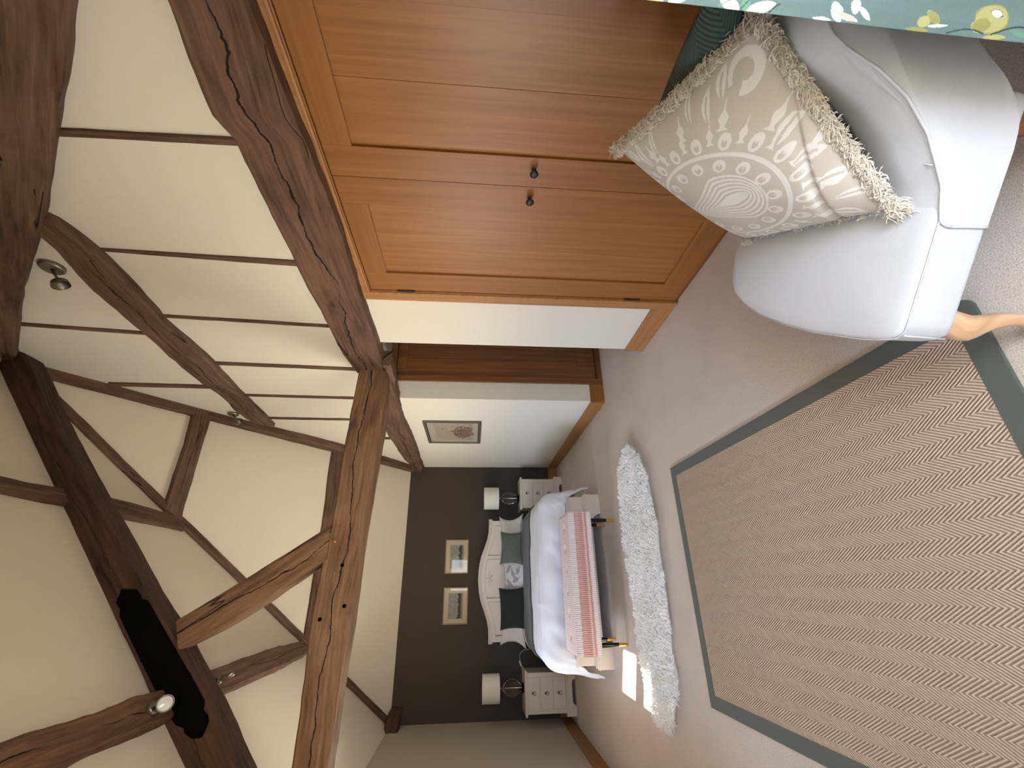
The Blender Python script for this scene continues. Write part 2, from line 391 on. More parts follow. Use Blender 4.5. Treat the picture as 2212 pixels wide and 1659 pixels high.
# right wall: plaster bays either side of the passage and the tall framed gable above the wall beam
bm = bmesh.new()
bm_box(bm, (XR, YF - .3, 0), (XR + .62, 0.60, 2.2)); bm_box(bm, (XR, 2.4466, 0), (XR + .70, 3.047, 2.2)); bm_box(bm, (XR, .54, 2.141), (XR + .2, 2.4466, 2.26)); bm_box(bm, (XR, 4.1854, 0), (XR + .25, D + .1, 2.3))
pts = [(-.6, 2.2), (D + .2, 2.2), (D + .2, rz_back(D + .2)), (AY, AZ + .02), (-.6, rz_front(-.4))]
va = [bm.verts.new((XR, y, z)) for y, z in pts]; vb = [bm.verts.new((XR + .2, y, z)) for y, z in pts]
bm.faces.new(va); bm.faces.new(vb[::-1])
for i in range(5): bm.faces.new((va[i], vb[i], vb[(i + 1) % 5], va[(i + 1) % 5]))
bmesh.ops.recalc_face_normals(bm, faces=bm.faces)
struct(from_bm('wall_right', bm, M['wall']))
struct(boxes('wall_passage', [((XR + .25, 4.185, 0), (1.953, 4.40, 2.46)), ((1.953, 4.262, 0), (2.95, 4.40, 2.46)), ((2.95, 2.9, 0), (3.1, 4.4, 2.5)), ((XR + .2, 3.047 - .1, 0), (2.95, 3.047, 2.46)), ((XR + .2, 3.0, 2.40), (3.05, 4.4, 2.5))], M['wall']))  # includes a blank wall added behind the door to stop light leaking in
# left wall with its low window and an unseen second one added for fill light
W1, W2 = (4.15, 5.15, .90, 2.00), (1.45, 2.72, .90, 1.40)
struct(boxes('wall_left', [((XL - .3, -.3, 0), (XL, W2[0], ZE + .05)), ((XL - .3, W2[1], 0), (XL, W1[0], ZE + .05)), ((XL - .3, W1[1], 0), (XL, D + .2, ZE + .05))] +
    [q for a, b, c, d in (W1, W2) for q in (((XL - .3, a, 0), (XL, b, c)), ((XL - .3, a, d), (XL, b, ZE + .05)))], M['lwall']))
struct(box('added_eaves', (XL - .80, -.6, 2.20), (XL - .3, D + .4, 2.32), M['oakd'], axis=1))      # unseen eaves board added to block high sun at the window
# front wall, viewer stands in its window recess, made deep to weaken near light
struct(boxes('wall_front', [((XL - .3, -1.15, 0), (-.25, YF, 2.75)), ((.76, -1.15, 0), (XR + .6, YF, 2.75)), ((-.25, -1.15, 2.15), (.76, YF, 2.75)), ((-.25, -1.15, 0), (.76, -1.02, .86)), ((-.25, -1.15, 2.1), (.76, -1.02, 2.16))], M['wall']))
def slab(name, P, up=.1):
    n = len(P); V = [Vector(p) for p in P] + [Vector(p) + Vector((0, 0, up)) for p in P]
    F = [tuple(range(n)), tuple(range(2 * n - 1, n - 1, -1))] + [(i, (i + 1) % n, n + (i + 1) % n, n + i) for i in range(n)]
    return struct(mk(name, V, F, M['ceil']))
e = .12
slab('ceiling', [(XL - e, D + e, ZE - e * K1), (XR + .15, D + e, ZE - e * K1), (XR + .15, AY, AZ), (XR, AY, AZ)])
slab('ceiling', [(XL - e, D + e, ZE - e * K2), (XR, AY, AZ), (XL - e, -.108 - e, ZE - e * K2)])
slab('ceiling', [(XL - e, -.108 - e, ZE - e * K1), (XR, AY, AZ), (XR + .15, AY, AZ), (XR + .15, -.108 - e, ZE - e * K1)])
# window joinery
for nm, (a, b, c, d) in (('window_1', W1), ('fill_window', W2)):  # the second is an unseen addition that brightens mid-room
    m_ = (a + b) / 2; xa, xb = XL - .26, XL - .20
    struct(boxes(nm, [((xa, a, c), (xb, b, c + .05)), ((xa, a, d - .04), (xb, b, d)), ((xa, a, c + .05), (xb, a + .05, d - .04)), ((xa, b - .05, c + .05), (xb, b, d - .04)), ((xa, m_ - (.09 if nm == 'window_1' else .02), c + .05), (xb, m_ + (.09 if nm == 'window_1' else .02), d - .04))], M['white'], bevel=.004))
struct(boxes('window_3', [((-.25, -1.14, .86), (-.20, -1.06, 2.10)), ((.71, -1.14, .86), (.76, -1.06, 2.10)), ((-.20, -1.14, 2.05), (.71, -1.06, 2.10)), ((-.20, -1.14, .86), (.71, -1.06, .91))], M['white'], bevel=.004))
# skirtings
def skirt(name, lo, hi, axis, hz=.15):
    return struct(box(name, lo, hi, M['oakr'] if 'right' in name else M['oak'], bevel=.006, axis=axis))
skirt('baseboard_right', (XR - .018, 4.19, 0), (XR + .01, D, .15), 1)
skirt('baseboard_right', (XR - .018, 2.4466, 0), (XR + .01, 3.05, .15), 1)
skirt('baseboard_passage', (XR - .017, 4.167, 0), (1.953, 4.20, .15), 0)
skirt('baseboard_back', (XL, D - .018, 0), (XR, D + .01, .15), 0)
skirt('baseboard_left', (XL - .01, YF, 0), (XL + .018, D, .15), 1)
# panelled door down the side passage
d2 = struct(boxes('door_1', [((1.953, 4.165, 0), (2.018, 4.26, 2.30)), ((2.018, 4.165, 2.235), (2.95, 4.26, 2.30))], M['oakd'], bevel=.004, axis=2))
lf = boxes('door_leaf', [((2.022, 4.20, .06), (2.118, 4.25, 2.23)), ((2.79, 4.20, .06), (2.90, 4.25, 2.23)), ((2.118, 4.20, 2.13), (2.79, 4.25, 2.23)), ((2.118, 4.20, .06), (2.79, 4.25, .26))], M['oakd'], d2, bevel=.003, axis=2)
for i in range(5): box('door_board', (2.116 + i * .1352, 4.214, .255), (2.116 + (i + 1) * .1352 - .003, 4.245, 2.135), M['oakd'], lf, bevel=.003, axis=2)
box('threshold', (2.018, 4.17, 0), (2.95, 4.26, .055), M['oakd'], d2, bevel=.004, axis=0)

# ------------------------------------------------------------------ timbers
def beamthing(o, name, label, cat='beam', group=None): o.name = name; return tag(o, label, cat, group)
def YZ(L, x): return [(x, y, z) for y, z in L]
top = [(-.1, 2.32), (.45, 2.36), (.797, 2.362), (.927, 2.388), (1.063, 2.411), (1.186, 2.426), (1.261, 2.393), (1.462, 2.401), (1.908, 2.417), (2.588, 2.427), (3.121, 2.445), (3.42, 2.412)]
bot = [(-.1, 2.12), (.45, 2.118), (.779, 2.116), (.956, 2.113), (1.119, 2.109), (1.523, 2.103), (1.752, 2.108), (2.137, 2.126), (2.365, 2.128), (2.877, 2.138), (3.353, 2.172)]
o = timber('wall_beam', YZ(top, 1.66), YZ(bot, 1.66), (1, 0, 0), .16, M['beam'], seed=1, jit=.007)
beamthing(o, 'wall_beam', 'massive cracked oak beam running along the right wall above the wardrobe', 'beam')
o = timber('wall_beam', YZ([(3.30, 2.40), (4.2, 2.42), (4.964, 2.45), (5.626, 2.455), (6.264, 2.425), (6.771, 2.376), (7.1, 2.41)], 1.68), YZ([(3.30, 2.11), (3.604, 2.125), (3.948, 2.156), (4.758, 2.191), (5.373, 2.181), (6.768, 2.2), (7.1, 2.235)], 1.68), (1, 0, 0), .14, M['beam'], seed=2, jit=.008)
beamthing(o, 'wall_beam', 'oak beam above the small wall picture, running on to the taupe wall corner', 'beam')
tie_t = [(1.66, 2.372), (1.236, 2.388), (.956, 2.40), (.37, 2.405), (.145, 2.424), (-.141, 2.438), (-.968, 2.425), (-1.70, 2.42)]
tie_b = [(1.66, 2.149), (1.24, 2.125), (.636, 2.163), (.327, 2.18), (-.14, 2.187), (-.977, 2.22), (-1.70, 2.21)]
o = timber('tie_beam', [(x, 3.35, z) for x, z in tie_t], [(x, 3.35, z) for x, z in tie_b], (0, 1, 0), .20, M['beaml'], seed=3, jit=.005)
tie = beamthing(o, 'tie_beam', 'big squared tie beam with round peg holes crossing the room at eaves height', 'beam')
for x, z in ((.132, 2.286), (-.123, 2.235), (-.199, 2.383)):
    lathe('peg_hole', [(.0, 0), (.013, 0), (.013, .004), (0, .004)], (x, 3.349, z), M['black'], tie, n=14, axis=(0, -1, 0))
lathe('peg', [(.0, 0), (.009, 0), (.008, .02), (0, .02)], (.285, 3.35, 2.352), M['oakr'], tie, n=10, axis=(0, -1, 0))
tube('wire_hook', [(.36, 3.335, 2.405), (.345, 3.325, 2.40), (.335, 3.322, 2.39), (.315, 3.335, 2.385), (.30, 3.345, 2.382)], .0018, M['nickel'], tie, n=6)
pt = [(x, 3.355, rz_left(x) + .02) for x in (1.70, 1.0, .3, -.4, -1.0, -1.6)]
pb = [(x, 3.355, z) for x, z in ((1.75, 5.03), (1.604, 4.906), (1.273, 4.66), (.77, 4.226), (.486, 3.97), (-.004, 3.545), (-.323, 3.247), (-.51, 3.085), (-.641, 2.966), (-.954, 2.735), (-1.56, 2.26))]
o = timber('principal_rafter', pt, pb, (0, 1, 0), .195, M['beamd'], seed=4, jit=.006)
beamthing(o, 'principal_rafter', 'dark stained sloping rafter carrying the black board', 'beam')
bb = [(.006, 3.668), (.002, 3.588), (-.03, 3.554), (-.053, 3.54), (-.063, 3.501), (-.091, 3.473), (-.246, 3.335), (-.509, 3.094), (-.621, 2.995), (-.669, 2.989), (-.696, 2.957), (-.728, 2.942), (-.784, 2.955), (-.803, 2.964), (-.802, 3.012), (-.775, 3.056), (-.749, 3.069), (-.737, 3.114), (-.70, 3.155), (-.541, 3.30), (-.288, 3.515), (-.155, 3.626), (-.112, 3.637), (-.075, 3.676)]
n = len(bb)
V = [(x, 3.328, z) for x, z in bb] + [(x, 3.352, z) for x, z in bb]
F = [tuple(range(n))[::-1], tuple(range(n, 2 * n))] + [(i, (i + 1) % n, n + (i + 1) % n, n + i) for i in range(n)]
o = mk('board', V, F, M['black']); tag(o, 'matt black board with lobed ends fixed to the dark sloping rafter', 'board')
o = timber('strut', [(-.181, 3.335, 3.282), (.07, 3.335, 2.887), (.36, 3.335, 2.463), (.41, 3.335, 2.40)], [(-.35, 3.335, 3.22), (-.22, 3.335, 2.965), (-.085, 3.335, 2.751), (.172, 3.335, 2.395)], (0, 1, 0), .15, M['beaml'], seed=5, jit=.004)
beamthing(o, 'strut', 'slanting oak strut between tie beam and dark rafter, long dark crack along it', 'beam')
# roof timbers under the slopes
nb = Vector((0, K1, 1)).normalized(); nl = Vector((-K2, 0, 1)).normalized()
o = timber('purlin', [(1.75, 4.535, 4.36), (1.376, 4.553, 4.349), (.745, 4.55, 4.352), (.66, 4.55, 4.352)], [(1.75, 4.675, 4.25), (1.048, 4.674, 4.254), (.616, 4.68, 4.249), (.58, 4.68, 4.249)], nb, .1, M['beam'], seed=6)
beamthing(o, 'purlin', 'short pale-faced upper purlin on the far roof slope, nearest the right gable', 'beam')
o = timber('purlin', [(1.75, 5.90, 3.31), (.678, 5.93, 3.283), (-.53, 5.925, 3.287)], [(1.75, 6.03, 3.20), (.678, 6.06, 3.18), (-.60, 6.05, 3.188)], nb, .1, M['beam'], seed=7)
beamthing(o, 'purlin', 'long lower purlin on the far roof slope, half hidden behind the tie beam', 'beam')
o = timber('purlin', [(.664, 2.0, 4.293), (.658, 3.087, 4.288), (.675, 3.35, 4.302)], [(.581, 2.0, 4.224), (.564, 3.074, 4.21), (.567, 3.35, 4.213)], nl, .09, M['beam'], seed=8)
beamthing(o, 'purlin', 'narrow upper purlin on the left roof slope, on the viewer side of the dark rafter', 'beam')
o = timber('purlin', [(.69, 3.55, 4.314), (.689, 3.969, 4.314), (.673, 4.462, 4.30), (.64, 4.70, 4.28)], [(.568, 3.55, 4.213), (.547, 4.245, 4.195), (.542, 4.70, 4.192)], nl, .09, M['beam'], seed=9)
beamthing(o, 'purlin', 'upper purlin stub on the left slope between dark rafter and hip', 'beam')
o = timber('purlin', [(-.55, 1.6, 3.25), (-.537, 2.335, 3.257), (-.55, 2.799, 3.246), (-.54, 3.14, 3.254), (-.549, 3.345, 3.247)], [(-.70, 1.6, 3.13), (-.682, 2.5, 3.137), (-.684, 2.97, 3.135), (-.681, 3.345, 3.137)], nl, .13, M['beaml'], seed=10, jit=.008)
beamthing(o, 'purlin', 'thick lower purlin meeting the black board, bright spotlight on its end', 'beam')
o = timber('purlin', [(-.54, 3.55, 3.256), (-.528, 4.227, 3.265), (-.521, 4.812, 3.27), (-.541, 5.75, 3.253)], [(-.676, 3.55, 3.141), (-.668, 4.303, 3.148), (-.672, 5.114, 3.145), (-.65, 5.85, 3.165)], nl, .13, M['beam'], seed=11, jit=.008)
beamthing(o, 'purlin', 'lower purlin beyond the dark rafter with a small spotlight near its middle', 'beam')
hd = (Vector((XL, D, ZE)) - Vector((XR, AY, AZ))).normalized(); nh = (nb + nl).normalized(); wv = hd.cross(nh).normalized()
P0 = Vector((XR, AY, AZ)) - nh * .055; P1 = Vector((XL, D, ZE)) - nh * .055
hp = [P0.lerp(P1, t) + wv * .004 * math.sin(t * 17) for t in np.linspace(.02, .985, 14)]
o = timber('hip_rafter', [p + wv * .042 for p in hp], [p - wv * .042 for p in hp], nh, .09, M['beam'], seed=12, jit=.004)
beamthing(o, 'hip_rafter', 'slim hip rafter running from the roof apex down to the far left corner', 'beam')
# gable frame on the right wall
gr = [(-.1, 1.70), (.45, 2.30), (.831, 2.681), (.939, 2.776), (1.046, 2.865), (1.296, 3.09), (1.57, 3.34), (1.946, 3.704), (2.464, 4.233), (2.802, 4.556), (3.28, 4.998), (3.47, 5.14)]
gu = [(-.42, 2.06), (.13, 2.66), (.95, 3.33), (1.6, 3.86), (2.4, 4.53), (3.1, 5.07), (3.30, 5.20)]
o = timber('gable_rafter', YZ(gu, 1.68), YZ(gr, 1.68), (1, 0, 0), .10, M['beam'], seed=18, jit=.005)
beamthing(o, 'gable_rafter', 'wide curved gable rafter with a long split, climbing the right wall nearest the viewer', 'beam')
fy = [3.50, 3.9, 4.2, 4.6, 5.0, 5.5, 6.0, 6.5, 7.08]
lo_ = [-.07, -.075, -.07, -.075, -.12, -.22, -.24, -.2, -.12]
o = timber('gable_rafter', YZ([(y, rz_back(y) + .02) for y in fy], 1.672), YZ([(y, rz_back(y) + l) for y, l in zip(fy, lo_)], 1.672), (1, 0, 0), .10, M['beam'], seed=14, jit=.006)
beamthing(o, 'gable_rafter', 'thin far gable rafter running from apex down to the taupe wall', 'beam')
bu = [(1.90, 3.70), (2.057, 3.711), (2.279, 3.763), (2.539, 3.794), (2.883, 3.821), (3.271, 3.867), (3.756, 3.883), (4.016, 3.864), (4.515, 3.925), (4.88, 3.91)]
bl = [(1.80, 3.577), (1.856, 3.528), (2.069, 3.506), (2.22, 3.516), (2.621, 3.562), (2.807, 3.586), (3.218, 3.591), (3.42, 3.60), (4.008, 3.661), (4.243, 3.665), (4.826, 3.718), (5.02, 3.74)]
o = timber('collar', YZ(bu, 1.70), YZ(bl, 1.70), (1, 0, 0), .09, M['beam'], seed=15, jit=.009)
beamthing(o, 'collar', 'rough horizontal collar timber crossing the gable wall between its two rafters', 'beam')
ST = [((1.352, 3.16), (1.342, 2.40), .026), ((2.075, 3.55), (2.13, 2.41), .036), ((2.915, 4.68), (3.008, 3.83), .03), ((2.747, 3.60), (2.824, 2.42), .024), ((3.468, 3.66), (3.531, 2.42), .036), ((3.962, 4.74), (3.979, 3.86), .055),
      ((4.168, 3.70), (4.199, 2.42), .034), ((4.83, 3.74), (4.85, 2.44), .036), ((5.53, 2.98), (5.55, 2.45), .05)]
LB = ['topmost in the photo of the thin wall studs, level with the wardrobe middle', 'tapering thin wall stud below the collar, second counted from the viewer', 'thin stud above the collar, just beyond the disc spotlight',
      'thin wall stud below the collar, third counted from the viewer', 'thin wall stud whose foot meets the plate just before the tie beam end', 'short stud above the collar, nearest the roof apex',
      'thin wall stud just beyond the tie beam junction, below the collar', 'thin wall stud half hidden by the tie beam, second beyond it', 'last short wall stud, tucked between far rafter and tie beam']
for i, ((a, b, wd), lb) in enumerate(zip(ST, LB)):
    (y0, z0), (y1, z1) = a, b; wd *= 1.3; w0 = wd * (.4 if i == 1 else 1)
    o = timber('wall_stud', [(1.744, y0 - w0 / 2, z0 + .05), (1.744, y1 - wd / 2, z1 - .03)], [(1.744, y0 + w0 / 2, z0 + .05), (1.744, y1 + wd / 2, z1 - .03)], (1, 0, 0), .04, M['beam'], seed=20 + i, jit=.0025, ch=.004)
    beamthing(o, 'wall_stud', lb, 'stud', 'thin studs in the plaster of the gable wall')
o = timber('wall_plate_end', [(-1.685, 6.78, 2.43), (-1.55, 6.86, 2.44), (-1.46, 7.10, 2.40)], [(-1.685, 6.78, 2.27), (-1.56, 6.86, 2.27), (-1.47, 7.10, 2.25)], (0, 1, 0), .2, M['beamd'], seed=40, jit=.015)
beamthing(o, 'wall_plate_end', 'lumpy end of a timber in the far left corner under the hip', 'beam')

# ------------------------------------------------------------------ built-in wardrobe
W = thing('wardrobe', 'built-in honey oak wardrobe with two panelled doors and black knobs', 'wardrobe', (1.9, 1.5, 0))
X0 = XR - .004
fr = boxes('frame', [((X0 - .016, 2.372, 0), (X0 + .05, 2.4466, 2.140)), ((X0 - .016, .60, 2.098), (X0 + .05, 2.372, 2.140)), ((X0 - .016, .54, 0), (X0 + .05, .60, 2.140))], M['oakr'], W, bevel=.004, axis=2)
boxes('moulding', [((X0 - .026, 2.355, .0), (X0 + .04, 2.374, 2.10)), ((X0 - .026, .60, 2.082), (X0 + .04, 2.3552, 2.100))], M['oakr'], W, bevel=.006, axis=1)
boxes('bead', [((X0 - .012, 2.3488, .0), (X0 + .04, 2.358, 2.086)), ((X0 - .012, .60, 2.077), (X0 + .04, 2.3486, 2.085))], M['oak'], W, bevel=.003, axis=1)
boxes('carcass', [((X0 + .05, .60, .01), (X0 + .60, .62, 2.13)), ((X0 + .05, 2.36, .01), (X0 + .60, 2.38, 2.13)), ((X0 + .58, .62, .01), (X0 + .60, 2.36, 2.13)), ((X0 + .05, .60, 2.13), (X0 + .60, 2.38, 2.15))], M['oakd'], W, axis=2)
box('plinth', (X0 + .004, .60, 0), (X0 + .05, 2.352, .022), M['oakd'], W, axis=1)
def wdoor(y0, y1, py0, py1, knob_y, hinges, seams):
    d_ = boxes('door', [((X0 - .004, y0, .026), (X0 + .022, py0, 2.074)), ((X0 - .004, py1, .026), (X0 + .022, y1, 2.074))], M['oak'], W, bevel=.0015, axis=2)
    for z0, z1, nm in ((1.945, 2.074, 'rail'), (.026, .170, 'rail')):
        box(nm, (X0 - .004, py0, z0), (X0 + .022, py1, z1), M['oak'], d_, bevel=.0015, axis=1)
    ys = [py0] + seams + [py1]
    for a, b in zip(ys[:-1], ys[1:]): box('panel_board', (X0 + .010, a, .168), (X0 + .020, b - .0012, 1.947), M['oakp'], d_, bevel=.0008, axis=2)
    for z in hinges: box('hinge', (X0 - .014, y1 - .006 if y1 > 2 else y0 - .006, z), (X0 + .004, (y1 + .008) if y1 > 2 else (y0 + .008), z + .115), M['iron'], d_, bevel=.003)
    lathe('knob', [(.0, -.001), (.011, -.001), (.011, .004), (.006, .008), (.0055, .022), (.013, .026), (.0195, .031), (.0205, .036), (.017, .041), (.009, .044), (0, .0445)], (X0 - .004, knob_y, 1.132), M['iron'], d_, axis=(-1, 0, 0))
wdoor(1.4865, 2.3475, 1.647, 2.180, 1.548, (1.79, .275), [])
wdoor(.605, 1.4845, .785, 1.327, 1.386, (1.79, .275), [1.045])
# ------------------------------------------------------------------ soft helpers
def cloth_pillow(name, Mx, w_, h_, d_, mat, parent=None, n=26, pinch=.10, p=2.6, sag=0, seed=0, colfn=None, both=True, wr=.006, uvs=True):
    """closed, stuffed cushion: two bulging sheets meeting at a seam; local x width, y height, z thickness"""
    V = []; UV = []; C_ = []; F = []
    for s in (1, -1):
        for j in range(n):
            for i in range(n):
                u = -1 + 2 * i / (n - 1); v = -1 + 2 * j / (n - 1)
                ex = (1 - abs(v) ** 2) * pinch; ey = (1 - abs(u) ** 2) * pinch
                x = u * w_ / 2 * (1 - ex * abs(u) ** 3); y = v * h_ / 2 * (1 - ey * abs(v) ** 3)
                b = max(0, (1 - abs(u) ** p)) ** .55 * max(0, (1 - abs(v) ** p)) ** .55
                z = s * d_ / 2 * b * (1 + .12 * nz(u * 1.6 + seed, v * 1.6)) + wr * nz(u * 5 + seed, v * 4 + 3) * b * s
                y -= sag * (1 - v) * b * .5 * 0
                V.append(Mx @ Vector((x, y, z))); UV.append((u * .5 + .5, v * .5 + .5))
    for f in grid_faces(n, n): F.append(f)
    for f in grid_faces(n, n, n * n): F.append(f[::-1])
    # weld seam by sharing the rim indices
    def rim(i, j): return i in (0, n - 1) or j in (0, n - 1)
    mp = {n * n + j * n + i: j * n + i for j in range(n) for i in range(n) if rim(i, j)}
    F = [tuple(mp.get(q, q) for q in f) for f in F]
    used = sorted({q for f in F for q in f}); re_ = {q: k for k, q in enumerate(used)}
    V = [V[q] for q in used]; UVn = [UV[q] for q in used]; F = [tuple(re_[q] for q in f) for f in F]
    cols = None
    if colfn is not None: cols = colfn(np.array(UVn))
    return mk(name, V, F, mat, parent, uv=UVn, smooth=True, colors=cols)
def frame_matrix(o, x, y):
    x = Vector(x).normalized(); y = Vector(y); y = (y - x * y.dot(x)).normalized(); z = x.cross(y)
    return Matrix(((x.x, y.x, z.x, o[0]), (x.y, y.y, z.y, o[1]), (x.z, y.z, z.z, o[2]), (0, 0, 0, 1)))

# ------------------------------------------------------------------ jute rug
RX0, RX1, RY0, RY1 = -.660, .712, .878, 2.883
rug = thing('rug', 'large jute herringbone rug with grey-green cloth border on the carpet', 'rug', (0.026, 1.88, 0))
b_ = .066
box('weave', (RX0 + b_ - .004, RY0 + b_ - .004, .0015), (RX1 - b_ + .004, RY1 - b_ + .004, .0105), M['jute'], rug)
def strip(P):
    V = [(x, y, .0012) for x, y in P] + [(x, y, .0125) for x, y in P]; n_ = len(P)
    F = [tuple(range(n_))[::-1], tuple(range(n_, 2 * n_))] + [(i, (i + 1) % n_, n_ + (i + 1) % n_, n_ + i) for i in range(n_)]
    return mk('border', V, F, M['border'], rug)
g_ = .0008
strip([(RX0, RY1), (RX0 + b_, RY1 - b_), (RX1 - b_, RY1 - b_), (RX1, RY1)])
strip([(RX0, RY0), (RX0, RY1 - g_), (RX0 + b_, RY1 - b_ - g_), (RX0 + b_, RY0 + b_)])
strip([(RX1, RY1 - g_), (RX1, RY0 + .05), (RX1 - b_, RY0 + b_), (RX1 - b_, RY1 - b_ - g_)])
arc = [(RX1 - .004 + .002 * math.cos(a) - .03 * (1 - math.cos(a)), RY0 + .03 - .03 * math.sin(a)) for a in np.linspace(0, math.pi / 2, 6)]
strip([(RX0 + g_, RY0), (RX0 + b_, RY0 + b_ - g_), (RX1 - b_, RY0 + b_ - g_), (RX1, RY0 + .05)] + arc)

# ------------------------------------------------------------------ sheepskin
sh = [(1.083, 3.567), (1.0, 3.80), (.811, 3.90), (.571, 3.93), (.39, 3.95), (.129, 3.94), (-.029, 3.90), (-.162, 3.86), (-.333, 3.89), (-.557, 3.90), (-.705, 3.83), (-.815, 3.81), (-.89, 3.74), (-.93, 3.64), (-.92, 3.50), (-.86, 3.42),
      (-.681, 3.27), (-.593, 3.25), (-.467, 3.29), (-.286, 3.24), (-.109, 3.235), (.033, 3.23), (.197, 3.235), (.392, 3.19), (.542, 3.23), (.725, 3.245), (.94, 3.36)]
sheep = thing('sheepskin', 'long shaggy white double sheepskin lying on the carpet before the bench', 'rug', (0.07, 3.57, 0))
cx_, cy_ = .07, 3.57
ring = [((x - cx_) * .92 + cx_, (y - cy_) * .62 + cy_) for x, y in sh]
V = [((x - cx_) * .95 + cx_, (y - cy_) * .80 + cy_, .001) for x, y in sh] + [(x, y, .02) for x, y in ring]; n = len(sh)
F = [tuple(range(n))[::-1], tuple(range(n, 2 * n))] + [(i, (i + 1) % n, n + (i + 1) % n, n + i) for i in range(n)]
mk('pelt', V, F, M['wool'], sheep)
def inside(x, y, P):
    c = False; j = len(P) - 1
    for i in range(len(P)):
        if (P[i][1] > y) != (P[j][1] > y) and x < (P[j][0] - P[i][0]) * (y - P[i][1]) / (P[j][1] - P[i][1]) + P[i][0]: c = not c
        j = i
    return c
rs = random.Random(3); V = []; F = []
def lock(V, F, x, y, z, a, L, wd, rise, curl, seg=4):
    base = len(V); dx, dy = math.cos(a), math.sin(a); px, py = -dy, dx
    for k in range(seg + 1):
        t = k / seg; ww = wd * (1 - t) ** .7 * (.6 + .8 * t * (1 - t) * 2)
        ox = x + dx * L * t + px * curl * math.sin(t * 5) * L; oy = y + dy * L * t + py * curl * math.sin(t * 5) * L
        oz = z + rise * math.sin(min(1, t * 1.15) * math.pi * .9) 
        if k == seg: V.append((ox, oy, max(.004, oz)))
        else:
            V.append((ox + px * ww, oy + py * ww, oz)); V.append((ox - px * ww, oy - py * ww, oz)); V.append((ox, oy, oz + ww * .9))
    for k in range(seg - 1):
        q = base + 3 * k
        for i in range(3): F.append((q + i, q + (i + 1) % 3, q + 3 + (i + 1) % 3, q + 3 + i))
    q = base + 3 * (seg - 1); tip = base + 3 * seg
    for i in range(3): F.append((q + i, q + (i + 1) % 3, tip))
cnt = 0
while cnt < 9000:
    x = rs.uniform(-.95, 1.1); y = rs.uniform(3.17, 3.97)
    if not inside(x, y, sh): continue
    cnt += 1
    fl = nz(x * 3.1, y * 3.1, 2) * 3.2
    out_ = math.atan2(y - cy_ - .0, (x - cx_) * .12); near = min(math.hypot(x - q[0], y - q[1]) for q in sh)
    a = fl * 1.6 + rs.uniform(-.6, .6) if near > .05 else out_ + rs.uniform(-.9, .9)
    lock(V, F, x, y, .018 + .022 * (1 - math.exp(-near / .06)) * (1 + .8 * nz(x * 6, y * 6)), a, rs.uniform(.030, .058), rs.uniform(.0030, .0062), rs.uniform(.014, .040), rs.uniform(-.45, .45))
mk('fleece', V, F, M['wool'], sheep, kind='stuff')

# ------------------------------------------------------------------ bed
bed = thing('bed', 'large off-white painted bed with arched panelled headboard and low footboard', 'bed', (.055, 5.85, 0))
HB = [(.888, 1.129), (.80, 1.129), (.706, 1.133), (.60, 1.153), (.484, 1.194), (.365, 1.239), (.252, 1.266), (.15, 1.277), (.065, 1.281)]
HB = HB + [(.13 - x, z) for x, z in HB[-2::-1]]
def prism_xz(name, P, y0, y1, mat, parent, bev=0):
    bm = bmesh.new(); a = [bm.verts.new((x, y0, z)) for x, z in P]; b = [bm.verts.new((x, y1, z)) for x, z in P]
    bm.faces.new(a); bm.faces.new(b[::-1])
    for i in range(len(P)): bm.faces.new((a[i], b[i], b[(i + 1) % len(P)], a[(i + 1) % len(P)]))
    bmesh.ops.recalc_face_normals(bm, faces=bm.faces)
    if bev: bmesh.ops.bevel(bm, geom=[e for e in bm.edges if abs(e.verts[0].co.y - e.verts[1].co.y) < 1e-6], offset=bev, segments=2, affect='EDGES')
    return from_bm(name, bm, mat, parent)
ins = lambda d: [(x if abs(x - .065) < .8 else (.065 + (.8 if x > .065 else -.8)), z - d) for x, z in HB]
hbP = [(x * .975 + .065 * .025, z - .02) for x, z in HB]
hb = prism_xz('headboard', hbP + [(-.735, .0), (.865, .0)], 6.865, 6.92, M['white'], bed, .002)
# crown moulding swept along the arch
sec = [(-.030, .0), (-.034, .008), (-.022, .014), (-.016, -.010), (-.008, -.026), (-.004, -.042), (.03, -.042), (.075, 0)]
V = []; F = []; ns = len(sec)
for (x, z) in HB:
    for dy, dz in sec: V.append((x, 6.865 + dy, z + dz))
for k in range(len(HB) - 1):
    for i in range(ns - 1): F.append((k * ns + i, k * ns + i + 1, (k + 1) * ns + i + 1, (k + 1) * ns + i))
    F.append((k * ns + ns - 1, k * ns, (k + 1) * ns, (k + 1) * ns + ns - 1))
F.append(tuple(range(ns))); F.append(tuple((len(HB) - 1) * ns + i for i in range(ns - 1, -1, -1)))
o = mk('crown_moulding', V, F, M['white'], hb)
def hbz(x): 
    q = abs(x - .065); xs = [abs(a - .065) for a, b in HB[:9]][::-1]; zs = [b for a, b in HB[:9]][::-1]
    return float(np.interp(q, xs, zs))
# panel mouldings on the headboard (three panels)
for xa, xb in ((-.66, -.245), (-.19, .32), (.375, .79)):
    P = [(xa, .5), (xb, .5)] + [(x, hbz(x) - .085) for x in np.linspace(xb, xa, 9)]
    tube('panel_moulding', [(x, 6.862, z) for x, z in P + [P[0]]], .006, M['white'], hb, n=6)
for i, (dx, dz, a) in enumerate([(0, 0, 0), (-.04, .01, 50), (.04, .01, -50), (-.075, -.005, 70), (.075, -.005, -70), (0, .04, 0), (-.03, -.035, 130), (.03, -.035, -130)]):
    A_ = math.radians(a); pts_ = [(.065 + dx + math.sin(-A_) * t * .03, 6.862, 1.13 + dz + math.cos(A_) * t * .03) for t in np.linspace(-1, 1, 7)]
    tube('carved_leaf', pts_, [.001, .005, .008, .009, .007, .004, .001], M['white'], hb, n=8)
